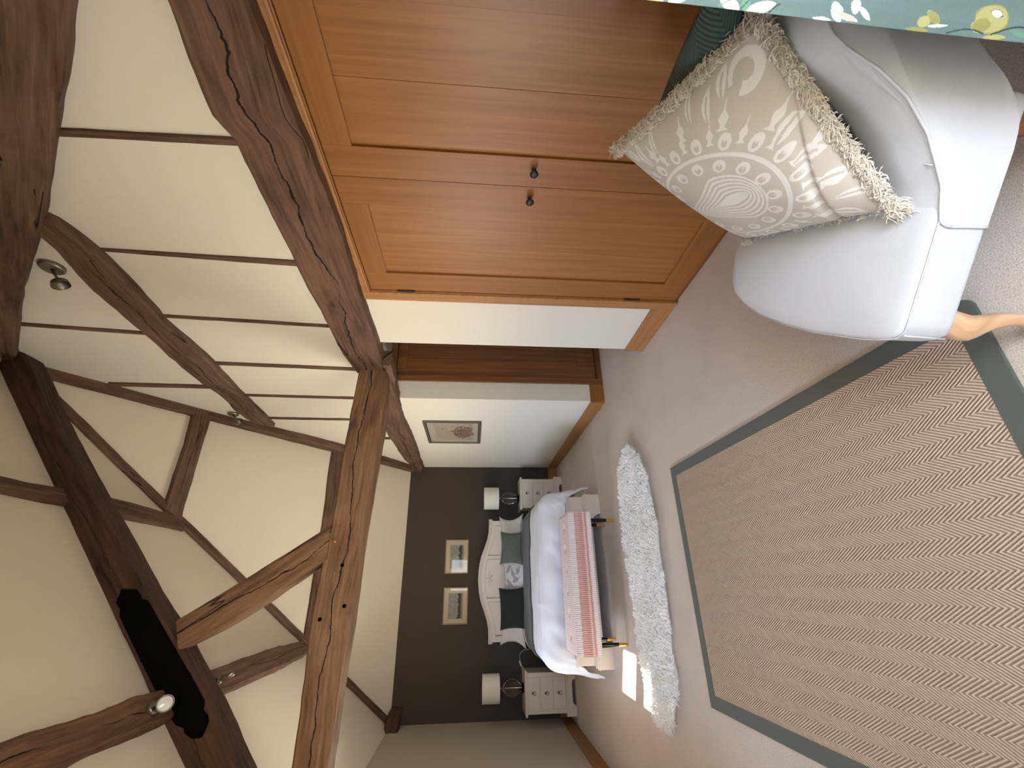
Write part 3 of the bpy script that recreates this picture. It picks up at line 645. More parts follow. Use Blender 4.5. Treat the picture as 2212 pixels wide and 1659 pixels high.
# footboard, rails
fbY = 4.757
fb = boxes('footboard', [((-.735, fbY + .03, .15), (.855, fbY + .075, .36))], M['white'], bed, bevel=.004)
box('foot_cap', (-.745, fbY + .01, .352), (.865, fbY + .09, .372), M['white'], fb, bevel=.006)
boxes('foot_moulding', [((-.764, fbY + .002, .156), (.886, fbY + .09, .172)), ((-.772, fbY - .006, .148), (.894, fbY + .09, .158)), ((-.752, fbY + .012, .172), (.874, fbY + .09, .186))], M['white'], fb, bevel=.003)
def scal(s): # bracket foot profile
    P = [(.877 * 1, 0), (.667, 0), (.663, .03), (.645, .05), (.645, .062), (.625, .075), (.60, .09), (.59, .10)]
    return P
cxb = .0555
ptsR = [(.877, .150), (.877, 0), (.672, 0), (.668, .03), (.648, .052), (.648, .066), (.622, .078), (.60, .096)]
ptsL = [(2 * cxb - x, z) for x, z in ptsR[::-1]]
prism_xz('foot_plinth', ptsR + ptsL, fbY, fbY + .06, M['white'], bed, .002)
for x0, x1 in ((-.735, -.70), (.82, .855)): box('side_rail', (x0, fbY + .07, .12), (x1, 6.87, .34), M['white'], bed, bevel=.004)
for x0 in (-.72, .77): 
    for y0 in (5.2, 6.3): box('leg', (x0, y0, 0), (x0 + .07, y0 + .07, .13), M['white'], bed, bevel=.004)
box('bed_base', (-.70, fbY + .08, .13), (.82, 6.86, .33), M['cotton'], bed, bevel=.01)
mt = box('mattress', (-.71, fbY + .095, .33), (.83, 6.85, .57), M['cotton'], None, bevel=.05, seg=4, smooth=True); tag(mt, 'white mattress under the duvet on the painted bed', 'mattress')

BX = .058; HW = .86; TOPZ = .655; FY = 4.79
def drape(a, t, z0, rad=.15, off=0.):
    """a: signed cloth distance from the bed's centre line; t: distance from the head; returns a point on the covers"""
    Lt = 6.62 - FY
    dx = max(0, abs(a) - HW + rad); dy = max(0, t - Lt + rad)
    q = math.hypot(dx, dy)
    sx = math.copysign(1, a); bx = abs(a) if dx == 0 else HW - rad; by = t if dy == 0 else Lt - rad
    r = rad; arc_ = r * math.pi / 2
    if q > 0:
        ux, uy = dx / q, dy / q; nrm = math.hypot(ux, uy); ux /= nrm; uy /= nrm
        if q < arc_: th = q / r; o_ = r * math.sin(th); zz = -r * (1 - math.cos(th))
        else:
            e_ = q - arc_; corner = 2 * min(ux, uy) * 1.0
            o_ = r + e_ * (.07 + .13 * corner); zz = -r - e_ * math.sqrt(max(.05, 1 - (.07 + .13 * corner) ** 2))
        bx += ux * o_; by += uy * o_; z = z0 + zz
    else: z = z0
    return sx * bx, by, z, q
def covers(name, a0, a1, t0, t1, na, nt, z0, off, mat, thick, amp, seed, rag=0):
    P = np.zeros((nt, na, 3)); UV = np.zeros((nt, na, 2))
    for j in range(nt):
        for i in range(na):
            a = a0 + (a1 - a0) * i / (na - 1); t = t0 + (t1 - t0) * j / (nt - 1)
            x, y, z, q = drape(a, t, z0)
            f_ = 1 - math.exp(-max(0, q) / .15)
            wv_ = amp * (nz(a * 3.2 + seed, t * 3.2) * 1.0 + .5 * nz(a * 8 + seed, t * 7) + (.9 * max(0, 1 - abs(nz(a * 3.5 + 9, t * 2.2 + seed)) * 7) * max(0, nz(a * 2 + 3, t * 3 + 1) + .25) if seed == 4 and amp > .0105 else 0)) + amp * f_ * 1.2 * nz((a + t) * 7 + seed, (a - t) * 2.)
            puff = .012 * (1 - (abs(a) / (HW + .1)) ** 2) if q == 0 else 0
            k_ = off + wv_
            if q > 0:
                s = math.copysign(1, a) if abs(a) > HW - .1 else 0
                x += s * k_ * min(1, q / .1); y += (k_ * min(1, q / .1) if t > 1.7 else 0); z += k_ * max(.0, 1 - q / .15) + .3 * wv_
            else: z += k_ + puff
            P[j, i] = (BX + x, 6.62 - y, max(z, .03)); UV[j, i] = (a, t)
    P = P[:, ::-1]; UV = UV[:, ::-1]
    return shell(name, P, mat, None, thick, uv=UV)
dv = covers('duvet', -1.25, 1.25, .12, 2.045, 150, 130, TOPZ, .0, M['cotton'], .018, .011, 4)
tag(dv, 'thick white cotton duvet hanging over the bed sides and foot', 'duvet')
st_ = covers('sheet_fold', -1.10, 1.10, -.02, .20, 120, 16, TOPZ + .004, .006, M['cotton'], .01, .006, 9)
tag(st_, 'white turned-back sheet edge just behind the grey-green throw', 'sheet')
th_ = covers('throw', -1.19, 1.19, .17, .95, 150, 46, TOPZ, .016, M['throw'], .008, .010, 4)
tag(th_, 'grey-green throw laid across the duvet below the pillows', 'throw')

# pillows against the headboard
def lean(x, y, z, ang, rot=0):   # pillow plane: faces the foot of the bed, leaning back by ang
    a = math.radians(ang); r = math.radians(rot)
    X = Vector((math.cos(r), 0, math.sin(r))); Y = Vector((-math.sin(r) , math.sin(a), math.cos(a) * math.cos(r)))
    return frame_matrix((x, y, z), X, Y)
o = cloth_pillow('pillow', lean(.58, 6.745, .795, 28, 3), .72, .40, .15, M['pcotton'], pinch=.22, seed=1, wr=.012); tag(o, 'white pillow at the right end of the headboard, behind the sage green cushion', 'pillow')
o = cloth_pillow('pillow', lean(-.44, 6.745, .790, 30, -4), .72, .40, .15, M['pcotton'], pinch=.22, seed=2, wr=.012); tag(o, 'white pillow mostly hidden behind the dark green cushion', 'pillow')
def leafcol(uv):
    u, v = uv[:, 0] - .5, uv[:, 1] - .5; c = np.tile(np.array(srgb(212, 209, 210)), (len(uv), 1))
    for (x, y, a, l) in ((.05, .0, .5, .22), (-.12, -.1, 1.9, .18), (.15, -.22, -.6, .16), (-.2, .2, .9, .2), (.2, .22, 2.4, .17)):
        ca, sa = math.cos(a), math.sin(a); p = (u - x) * ca + (v - y) * sa; q = -(u - x) * sa + (v - y) * ca
        m = (np.abs(q) < .07 * (1 - (p / l) ** 2)) & (np.abs(p) < l); c[m] = srgb(158, 158, 160)
    return c
o = cloth_pillow('pillow', lean(.09, 6.60, .785, 22, 2), .44, .32, .13, M['print'], pinch=.12, seed=3, colfn=leafcol, n=60, wr=.014); tag(o, 'white pillow with grey leaf print between the two green cushions', 'pillow')
o = cloth_pillow('cushion', lean(.455, 6.54, .825, 18, -2), .455, .345, .14, M['sage'], pinch=.14, seed=4); tag(o, 'sage green oblong cushion on the bed, right of the leaf-print pillow', 'cushion')
o = cloth_pillow('cushion', lean(-.31, 6.52, .825, 18, 2), .52, .375, .14, M['forest'], pinch=.10, seed=5); tag(o, 'dark forest green cushion on the bed', 'cushion')

# ------------------------------------------------------------------ bench
yb0, yb1, xb0, xb1, zb0, zb1 = 4.257, 4.712, -.587, .618, .248, .470
bench = thing('bench', 'coral and white patterned upholstered bench on black gold-tipped legs', 'bench', (.015, 4.48, 0))
def ikat(s, zz):      # s: metres along, zz: metres round from the back of the top to the bottom of the front
    p = .0165; u = np.abs((s / p) % 1 * 2 - 1); wob = np.sin(s * 37) * .0015 + np.sin(s * 191) * .0012
    white = np.array(srgb(244, 240, 238)); coral = np.array(srgb(208, 142, 126)); pink = np.array(srgb(230, 202, 194)); deep = np.array(srgb(168, 98, 86))
    c = np.empty(s.shape + (4,)); c[:] = pink
    top_ = .455; t = zz
    # top: small white/coral rows
    r = (t % .052) / .052; wl = np.clip(1 - np.abs(r - .5) * 2.4, 0, 1); c[(u < wl)] = white; c[(u > .78) & (r > .2) & (r < .8)] = deep * .6 + pink * .4
    f = t > top_; z = t - top_ + wob
    def lens(z0, z1): m = (z0 + z1) / 2; return np.sqrt(np.clip(1 - ((z - m) / ((z1 - z0) / 2)) ** 2, 0, 1))
    c[f] = pink
    L1 = lens(-.012, .066); c[f & (u < L1 * .80)] = white; c[f & (z < .06) & (u > .86)] = deep
    L2 = lens(.062, .118); c[f & (z > .055) & (z < .12) & (u < .55)] = coral; 
    L3 = lens(.088, .142); c[f & (u < L3 * .62)] = deep * .35 + coral * .65
    c[f & (z > .142) & (z < .152)] = srgb(240, 214, 204)
    L4 = lens(.150, .182); c[f & (z > .152) & (u < L4 * .8)] = coral
    L5 = lens(.170, .226); c[f & (u < L5 * .8)] = white; c[f & (z > .2) & (u > .88)] = deep
    return c
prof = []
for t in np.linspace(0, 1, 58): prof.append((yb1 - t * (yb1 - yb0 - .012), zb1))
for a in np.linspace(0, math.pi / 2, 6)[1:]: prof.append((yb0 + .012 - .012 * math.sin(a), zb1 - .012 + .012 * math.cos(a)))
for t in np.linspace(0, 1, 56)[1:]: prof.append((yb0, zb1 - .012 - t * (zb1 - .012 - zb0)))
prof = np.array(prof); dl = np.r_[0, np.cumsum(np.linalg.norm(np.diff(prof, axis=0), axis=1))]
NS = 760; S = np.linspace(xb0, xb1, NS); P = np.zeros((len(prof), NS, 3)); P[:, :, 0] = S[None]; P[:, :, 1] = prof[:, 0:1]; P[:, :, 2] = prof[:, 1:2]
for bx_ in np.linspace(xb0 + .13, xb1 - .13, 6):     # tufted dimples along the middle of the top
    dd = np.hypot(P[:, :, 0] - bx_, P[:, :, 1] - 4.485); P[:, :, 2] -= np.where(P[:, :, 2] > zb1 - .01, .018 * np.exp(-(dd / .028) ** 2), 0)
ed = np.minimum(P[:, :, 0] - xb0, xb1 - P[:, :, 0]); P[:, :, 2] -= np.where(P[:, :, 2] > zb1 - .005, .006 * np.exp(-ed / .012), 0)
sea = dl[:, None] - .455; P[:, :, 1] -= .003 * np.exp(-((sea - .147) / .004) ** 2)
cc = ikat(np.tile(S[None], (len(prof), 1)), np.tile(dl[:, None], (1, NS)))
up_ = mk('upholstery', P.reshape(-1, 3), grid_faces(NS, len(prof)), M['ikat'], bench, smooth=True, colors=cc.reshape(-1, 4))
for sx_, xe in ((-1, xb0), (1, xb1)):
    ny, nz_ = 120, 40; Y = np.linspace(yb0 + .004, yb1, ny); Z = np.linspace(zb0, zb1 - .004, nz_); E = np.zeros((nz_, ny, 3)); E[:, :, 0] = xe; E[:, :, 1] = Y[None]; E[:, :, 2] = Z[:, None]
    ce = ikat(np.tile(Y[None], (nz_, 1)), .455 + (zb1 - np.tile(Z[:, None], (1, ny))))
    mk('side_panel', E.reshape(-1, 3), [f if sx_ < 0 else f[::-1] for f in grid_faces(ny, nz_)], M['ikat'], bench, colors=ce.reshape(-1, 4))
box('seat_box', (xb0 + .002, yb0 + .003, zb0 - .004), (xb1 - .002, yb1, zb1 - .03), M['felt'], bench)
for bx_ in np.linspace(xb0 + .13, xb1 - .13, 6): lathe('button', [(0, .008), (.009, .006), (.011, 0), (.0, -.002)], (bx_, 4.485, zb1 - .018), M['felt'], bench, n=12)
for lx, ly, tx in ((.543, 4.300, .0), (-.508, 4.300, .0), (.541, 4.655, 0), (-.503, 4.655, 0)):
    lg = lathe('leg', [(.0, .250), (.0215, .250), (.0165, .085), (0, .085)], (lx, ly, 0), M['gloss'], bench, n=20)
    lathe('ferrule', [(.0, .085), (.0168, .085), (.0125, .002), (.009, 0), (0, 0)], (lx, ly, 0), M['gold'], lg, n=20)

# ------------------------------------------------------------------ bedside chests
def nightstand(x0, x1, yf, yb, lb):
    t = thing('bedside_chest', lb, 'bedside table', ((x0 + x1) / 2, (yf + yb) / 2, 0), group=None)
    bx0, bx1 = x0 + .035, x1 - .035
    box('body', (bx0, yf + .014, .125), (bx1, yb, .636), M['white'], t, bevel=.003)
    top_ = box('top', (x0 + .006, yf - .012, .640), (x1 - .006, yb, .664), M['white'], t, bevel=.007)
    box('cornice', (x0 + .018, yf - .001, .632), (x1 - .018, yb, .642), M['white'], t, bevel=.003)
    P = [(x1, .105), (x1, 0), (x1 - .115, 0), (x1 - .125, .028), (x1 - .15, .045), (x0 + .15, .045), (x0 + .125, .028), (x0 + .115, 0), (x0, 0), (x0, .105)]
    prism_xz('plinth', P, yf, yf + .03, M['white'], t, .002)
    for xa in (x0, x1 - .03): box('plinth_side', (xa, yf + .03, 0), (xa + .03, yb, .105), M['white'], t)
    box('plinth_moulding', (x0 - .002, yf - .004, .103), (x1 + .002, yb, .128), M['white'], t, bevel=.006)
    dx0, dx1 = bx0 + .055, bx1 - .055
    for z0, z1 in ((.477, .628), (.308, .459), (.139, .290)):
        dr = box('drawer', (dx0, yf + .006, z0), (dx1, yf + .03, z1), M['white'], t, bevel=.003)
        boxes('drawer_bead', [((dx0 - .004, yf + .003, z0 - .005), (dx0 + .003, yf + .02, z1 + .005)), ((dx1 - .003, yf + .003, z0 - .005), (dx1 + .004, yf + .02, z1 + .005)), ((dx0, yf + .003, z1 - .002), (dx1, yf + .02, z1 + .005)), ((dx0, yf + .003, z0 - .005), (dx1, yf + .02, z0 + .002))], M['white'], dr, bevel=.002)
        zc = (z0 + z1) / 2; xc = (dx0 + dx1) / 2
        lathe('rosette', [(0, .006), (.010, .005), (.014, 0), (0, -.001)], (xc, yf + .006, zc + .012), M['pewter'], dr, n=16, axis=(0, -1, 0))
        tube('ring_pull', [(xc + .020 * math.sin(a), yf - .006, zc - .006 + .020 * math.cos(a)) for a in np.linspace(0, 2 * math.pi, 20)], .0032, M['pewter'], dr, n=6)
    return t
nightstand(-1.565, -1.045, 6.692, 7.085, 'white three-drawer bedside chest left of the bed, fully in view')
nightstand(1.007, 1.52, 6.741, 7.085, 'white three-drawer bedside chest right of the bed, partly behind the duvet')
def lamp(x, y, rb, lb, tilt=0):
    t = thing('table_lamp', lb, 'lamp', (x, y, .664))
    gb = lathe('glass_body', [(0, 0), (.062, 0), (.064, .006), (.05, .016), (.035, .028), (.05, .05), (rb * .92, .10), (rb, .155), (rb * .93, .205), (rb * .66, .25), (.03, .275), (.016, .282), (.014, .30), (0, .30)], (x, y, .664), M['smoke'], t, n=36)
    lathe('stem', [(.0, .03), (.006, .03), (.006, .34), (.016, .345), (.016, .375), (.0, .375)], (x, y, .664), M['chrome'], t, n=16)
    lathe('collar', [(.0, .285), (.022, .285), (.024, .292), (.018, .30), (.0, .302)], (x, y, .664), M['chrome'], t, n=20)
    lathe('bulb', [(0, .36), (.013, .37), (.03, .41), (.028, .44), (0, .46)], (x, y, .664), M['plastic'], t, n=16)
    s = lathe('lamp_shade', [(.168, .325), (.168, .552), (.1655, .552), (.1655, .325), (.168, .325)], (x, y, .664), M['shade'], t, n=40)
    tube('shade_ring', [(x + .166 * math.cos(a), y + .166 * math.sin(a), .664 + .552) for a in np.linspace(0, 2 * math.pi, 41)], .0022, M['plastic'], s, n=5)
    for a in (0, 2.09, 4.19): tube('shade_arm', [(x, y, .664 + .37), (x + .166 * math.cos(a), y + .166 * math.sin(a), .664 + .37)], .0016, M['chrome'], s, n=5)
    return t
lamp(-1.272, 6.895, .100, 'smoked glass table lamp with white drum shade on the left bedside chest')
lamp(1.218, 6.94, .090, 'smoked glass table lamp with white drum shade on the right bedside chest')
cp = [(-1.10, 6.96, .67), (-1.03, 6.965, .685), (-.99, 6.97, .70), (-.90, 6.97, .70), (-.86, 6.97, .66), (-.84, 6.98, .55), (-.83, 7.0, .30), (-.84, 7.05, .05)]
sw = thing('lamp_cord', 'white lamp cord with inline switch beside the headboard', 'cord', (-.97, 6.97, .69))
tube('cord', cp, .003, M['plastic'], sw, n=6); tube('switch', [(-1.045, 6.962, .682), (-1.03, 6.963, .686), (-.99, 6.968, .70), (-.975, 6.97, .703)], [.006, .011, .011, .006], M['plastic'], sw, n=8)
# ------------------------------------------------------------------ framed pictures
def print_sheet(name, corners, nu, nv, fn, parent):
    o_, ux, uy = [np.array(c, float) for c in corners]; U, Vv = np.meshgrid(np.linspace(0, 1, nu), np.linspace(0, 1, nv))
    P = o_ + (ux - o_) * U[..., None] + (uy - o_) * Vv[..., None]
    return mk(name, P.reshape(-1, 3), grid_faces(nu, nv), M['print'], parent, colors=fn(U, Vv).reshape(-1, 4))
def nmap(U, V_, s, seed=0): return np.vectorize(lambda a, b: noise.noise(Vector((a * s, b * s, seed))))(U, V_)
def landscape(kind):
    def f(U, V_):
        c = np.empty(U.shape + (4,)); c[:] = srgb(186, 172, 146)
        m = (U > .135) & (U < .845) & (V_ > .20) & (V_ < .80); n_ = nmap(U, V_, 14, kind)
        line = (np.abs(U - .49) < .385) & (np.abs(V_ - .5) < .335) & ~m; c[line] = srgb(178, 163, 138)
        sky = np.array(srgb(142, 140, 136)); c[m] = sky * (1 + .25 * n_[m, None]); 
        hz_ = .40 + .06 * nmap(U, V_ * 0, 9, kind + 4) + (.08 * nmap(U, V_ * 0, 30, kind)) ; g = m & (V_ < hz_); c[g] = np.array(srgb(74, 70, 58)) * (1 + .6 * nmap(U, V_, 40, 3)[g, None])
        g2 = m & (V_ < .27); c[g2] = np.array(srgb(128, 122, 102)) * (1 + .3 * n_[g2, None]); c[..., 3] = 1; return c
    return f
def back_picture(x0, x1, z0, z1, kind, lb):
    t = thing('framed_picture', lb, 'picture', ((x0 + x1) / 2, D, z0)); y = D - .001; fw = .014
    boxes('frame', [((x0, y - .02, z0), (x0 + fw, y, z1)), ((x1 - fw, y - .02, z0), (x1, y, z1)), ((x0 + fw, y - .02, z1 - fw), (x1 - fw, y, z1)), ((x0 + fw, y - .02, z0), (x1 - fw, y, z0 + fw))], M['goldf'], t, bevel=.003)
    print_sheet('print', [(x0 + .01, y - .006, z0 + .01), (x1 - .01, y - .006, z0 + .01), (x0 + .01, y - .006, z1 - .01)], 110, 80, landscape(kind), t)
    box('glazing', (x0 + fw - .002, y - .0115, z0 + fw - .002), (x1 - fw + .002, y - .010, z1 - fw + .002), M['glaze'], t)
    box('backing', (x0 + .004, y - .004, z0 + .004), (x1 - .004, y, z1 - .004), M['felt'], t)
M['goldf'] = plain('worn_gilt', srgb(140, 112, 66), .45, .2, .1, 90, Metallic=.3)
M['greyf'] = plain('dark_grey_frame', srgb(92, 80, 68), .5, .25, .2, 120)
back_picture(.140, .622, 1.443, 1.794, 2, 'gilt-framed landscape print above the bed, right of the two')
back_picture(-.528, -.045, 1.435, 1.793, 5, 'gilt-framed landscape print above the bed, left of the two')
def sketch(U, V_):
    c = np.empty(U.shape + (4,)); c[:] = srgb(186, 182, 164); n1 = nmap(U, V_, 16, 1); n2 = nmap(U, V_, 45, 2)
    pp = (U > .12) & (U < .9) & (V_ > .13) & (V_ < .86); c[pp] = srgb(178, 166, 146)
    def ell(u, v, a, b): return ((U - u) / a) ** 2 + ((V_ - v) / b) ** 2 < 1
    body = ell(.50, .33, .30, .17) | ell(.42, .30, .12, .2) | ell(.66, .28, .12, .15) | ell(.55, .42, .06, .1) | ell(.545, .545, .022, .03) | (np.abs(U - .545) < .035) & (np.abs(V_ - .47) < .06)
    m = body & (n1 + .7 * n2 > -.18); c[m] = srgb(116, 84, 60); m = body & (n1 * .8 + n2 > .12); c[m] = srgb(150, 122, 94); m = body & (n2 - n1 > .35); c[m] = srgb(84, 56, 40)
    ln = (np.abs(U - .60 - .1 * (V_ - .3)) < .008) & (V_ > .16) & (V_ < .42); c[ln] = srgb(70, 46, 34)
    f = pp & (V_ > .55) & (np.abs(n2) < .035) & (ell(.5, .7, .28, .12)); c[f] = srgb(140, 122, 100)
    f = ell(.66, .70, .018, .02); c[f] = srgb(122, 104, 84); g = pp & (V_ < .20) & (V_ > .16) & (n1 > 0); c[g] = srgb(150, 136, 112)
    c[..., 3] = 1; return c
t = thing('framed_picture', 'narrow dark-framed brown figure sketch hanging on the right wall', 'picture', (XR, 5.27, 1.303))
y0, y1, z0, z1, fw = 4.85, 5.697, 1.304, 2.003, .034
boxes('frame', [((XR - .024, y0, z0), (XR - .001, y0 + fw, z1)), ((XR - .024, y1 - fw, z0), (XR - .001, y1, z1)), ((XR - .024, y0 + fw, z1 - fw), (XR - .001, y1 - fw, z1)), ((XR - .024, y0 + fw, z0), (XR - .001, y1 - fw, z0 + fw))], M['greyf'], t, bevel=.005)
boxes('slip', [((XR - .017, y0 + fw - .002, z0 + fw), (XR - .004, y0 + fw + .007, z1 - fw)), ((XR - .017, y1 - fw - .007, z0 + fw), (XR - .004, y1 - fw + .002, z1 - fw)), ((XR - .017, y0 + fw, z1 - fw - .007), (XR - .004, y1 - fw, z1 - fw + .002)), ((XR - .017, y0 + fw, z0 + fw - .002), (XR - .004, y1 - fw, z0 + fw + .007))], M['nickel'], t)
print_sheet('print', [(XR - .006, y1 - .02, z0 + .02), (XR - .006, y0 + .02, z0 + .02), (XR - .006, y1 - .02, z1 - .02)], 130, 110, sketch, t)
box('glazing', (XR - .0115, y0 + fw, z0 + fw), (XR - .010, y1 - fw, z1 - fw), M['glaze'], t)

# ------------------------------------------------------------------ spotlights
def spot(lb, base, bn, head, hd_, r=.05, br=.055):
    t = thing('spotlight', lb, 'spotlight', base); base = Vector(base); bn = Vector(bn).normalized(); head = Vector(head); hd_ = Vector(hd_).normalized()
    lathe('base', [(0, 0), (br, 0), (br, .018), (br * .9, .024), (0, .024)], base, M['nickel'], t, n=28, axis=bn)
    tube('stem', [base + bn * .02, base + bn * .02 + (head - base - bn * .02) * .5, head - hd_ * .012], .007, M['nickel'], t, n=8)
    hd = lathe('lamp_head', [(0, -.030), (r * .3, -.030), (r * .85, -.012), (r, .012), (r, .02), (r * .88, .02), (r * .8, -.004), (0, -.008)], head, M['nickel'], t, n=28, axis=hd_)
    lathe('lens', [(0, .004), (r * .86, .004), (r * .84, .014), (r * .4, .021), (0, .023)], head, M['lens'], hd, n=24, axis=hd_)
M['lens'] = plain('frosted_lens', srgb(225, 222, 214), .15, .05, .1, 90)
spot('disc-based spotlight high on the gable wall beside the collar end', (1.757, 2.25, 3.905), (-1, 0, 0), (1.665, 2.29, 3.862), (-.35, .9, .25), .045, .062)
spot('spotlight on the gable wall under the far rafter', (1.757, 4.70, 4.05), (-1, 0, 0), (1.67, 4.72, 3.99), (-.3, .75, -.5), .042, .055)
spot('spotlight with bright round lens on the purlin end over the black board', (-.625, 3.17, 3.185), (.65, -.1, -.75), (-.585, 3.10, 3.085), (.35, -.85, -.65), .042, .04)
spot('small spotlight on the purlin beyond the dark rafter', (-.61, 3.87, 3.19), (.65, 0, -.75), (-.575, 3.89, 3.12), (.5, .55, -.6), .022, .026)

# ------------------------------------------------------------------ armchair
CA = math.atan2(.745, .667)
ch = thing('armchair', 'small pale linen armchair with scrolled arms and carved oak legs', 'armchair', (.493, .778, 0), CA)
ol = [(.004, -.50), (.002, -.25), (0, -.02), (.012, -.002), (.05, .010), (.113, .019), (.272, .030), (.40, .026), (.516, .014), (.62, -.012), (.69, -.045), (.722, -.085), (.734, -.15), (.734, -.25), (.73, -.50), (.60, -.56), (.36, -.59), (.12, -.56)]
olr = resample(ol + [ol[0]], 90)[:-1]; cen = np.array([.365, -.27])
lev = [(.985, .285), (.998, .292), (1.0, .30), (1.0, .392), (.997, .402), (.988, .409), (.97, .413), (.90, .418), (.75, .424), (.5, .429), (.25, .431)]
V = []; F = []; nO = len(olr)
for s, z in lev:
    for p in olr: q = cen + (p - cen) * s; V.append((q[0], q[1], z))
V.append((cen[0], cen[1], .432)); V.append((cen[0], cen[1], .285))
for k in range(len(lev) - 1):
    for i in range(nO): F.append((k * nO + i, k * nO + (i + 1) % nO, (k + 1) * nO + (i + 1) % nO, (k + 1) * nO + i))
for i in range(nO): F.append(((len(lev) - 1) * nO + i, (len(lev) - 1) * nO + (i + 1) % nO, len(V) - 2)); F.append(((i + 1) % nO, i, len(V) - 1))
seat = mk('seat', V, F, M['linen'], ch, smooth=True)
pip = [(x, y, .403) for x, y in resample([(.001, -.26)] + ol[2:14], 50)]
tube('seat_piping', pip, .0020, M['linen'], seat, n=6)
bmk = [(.0, -.01, .403), (-.001, -.008, .36), (-.001, -.005, .30)]
tube('corner_seam', bmk, .002, M['linen'], seat, n=6)
AP = [(-.250, .287), (-.247, .34), (-.247, .385), (-.256, .402), (-.285, .412), (-.326, .425), (-.36, .448), (-.417, .488), (-.477, .553), (-.518, .625), (-.547, .700), (-.568, .738), (-.60, .762), (-.645, .768), (-.685, .75), (-.69, .70), (-.66, .60), (-.60, .46), (-.53, .36), (-.485, .315), (-.447, .293), (-.40, .287)]
def arm(xo, sgn):
    A_ = resample(AP + [AP[0]], 80)[:-1]; n_ = len(A_); T = np.roll(A_, -1, 0) - np.roll(A_, 1, 0); T /= np.linalg.norm(T, axis=1, keepdims=True); Nn = np.stack([-T[:, 1], T[:, 0]], 1)
    ctr = A_.mean(0); sg = np.sign(((A_ - ctr) * Nn).sum(1).mean()); Nn *= -sg
    WA = .195
    st_ = [(0, .006), (.003, .001), (.008, 0), (.03, -.004), (.06, -.008), (.09, -.012), (.12, -.006)] + [(.12 + .070 * math.sin(a), -.006 + .070 * (1 - math.cos(a))) for a in np.linspace(.2, math.pi / 2, 8)]
    V = []; F = []
    for x, d_ in st_:
        fm = -.47 + .223 * math.sqrt(max(0, 1 - (x / (WA * 1.04)) ** 2))
        for i in range(n_):
            f_ = np.clip((A_[i, 1] - .33) / .08, .15, 1) if d_ > 0 else np.clip((A_[i, 1] - .33) / .08, 0, 1)
            q = A_[i] + Nn[i] * d_ * f_; V.append((xo + sgn * x, min(q[0], fm), q[1]))
    for k in range(len(st_) - 1):
        for i in range(n_): F.append((k * n_ + i, k * n_ + (i + 1) % n_, (k + 1) * n_ + (i + 1) % n_, (k + 1) * n_ + i))
    F.append(tuple(range(n_ - 1, -1, -1))); F.append(tuple((len(st_) - 1) * n_ + i for i in range(n_)))
    o = mk('arm', V, F, M['linen'], ch, smooth=True)
    bm = bmesh.new(); bm.from_mesh(o.data); bmesh.ops.recalc_face_normals(bm, faces=bm.faces); bm.to_mesh(o.data); bm.free(); sharp(o, 50)
    sm = [(xo - sgn * .001, y, z) for y, z in resample([(-.250, .290), (-.247, .385), (-.256, .402), (-.285, .412), (-.326, .425), (-.36, .448), (-.417, .488), (-.477, .553), (-.518, .625), (-.547, .700), (-.568, .738), (-.60, .762), (-.645, .768)], 60)]
    tube('arm_piping', sm, .0032, M['linen'], o, n=7)
    for yy, zz in ((-.36, .448), (-.518, .625)):
        tube('cross_seam', [(xo + sgn * x, yy - .002 - x * .25, zz + .0075) for x in np.linspace(.002, .09, 8)], .0014, M['linen'], o, n=5)
arm(0, 1); arm(.734, -1)
BP = [(-.40, .40), (-.43, .48), (-.47, .56), (-.52, .66), (-.555, .725), (-.58, .757), (-.62, .775), (-.66, .772), (-.69, .745), (-.69, .69), (-.66, .60), (-.60, .46), (-.53, .36), (-.485, .315), (-.447, .296), (-.42, .33)]
B_ = resample(BP + [BP[0]], 60)[:-1]; n_ = len(B_); V = []; F = []; XS = np.linspace(.012, .722, 22)
for x in XS:
    q = 1 - ((x - .367) / .367) ** 2
    for y, z in B_: V.append((x, y - .09 * q + (.03 * (1 - q) if y < -.5 and z < .5 else 0), z + .012 * q * (z > .6)))
for k in range(len(XS) - 1):
    for i in range(n_): F.append((k * n_ + i, k * n_ + (i + 1) % n_, (k + 1) * n_ + (i + 1) % n_, (k + 1) * n_ + i))
F.append(tuple(range(n_ - 1, -1, -1))); F.append(tuple((len(XS) - 1) * n_ + i for i in range(n_)))
o = mk('backrest', V, F, M['linen'], ch, smooth=True)
bm = bmesh.new(); bm.from_mesh(o.data); bmesh.ops.recalc_face_normals(bm, faces=bm.faces); bm.to_mesh(o.data); bm.free()
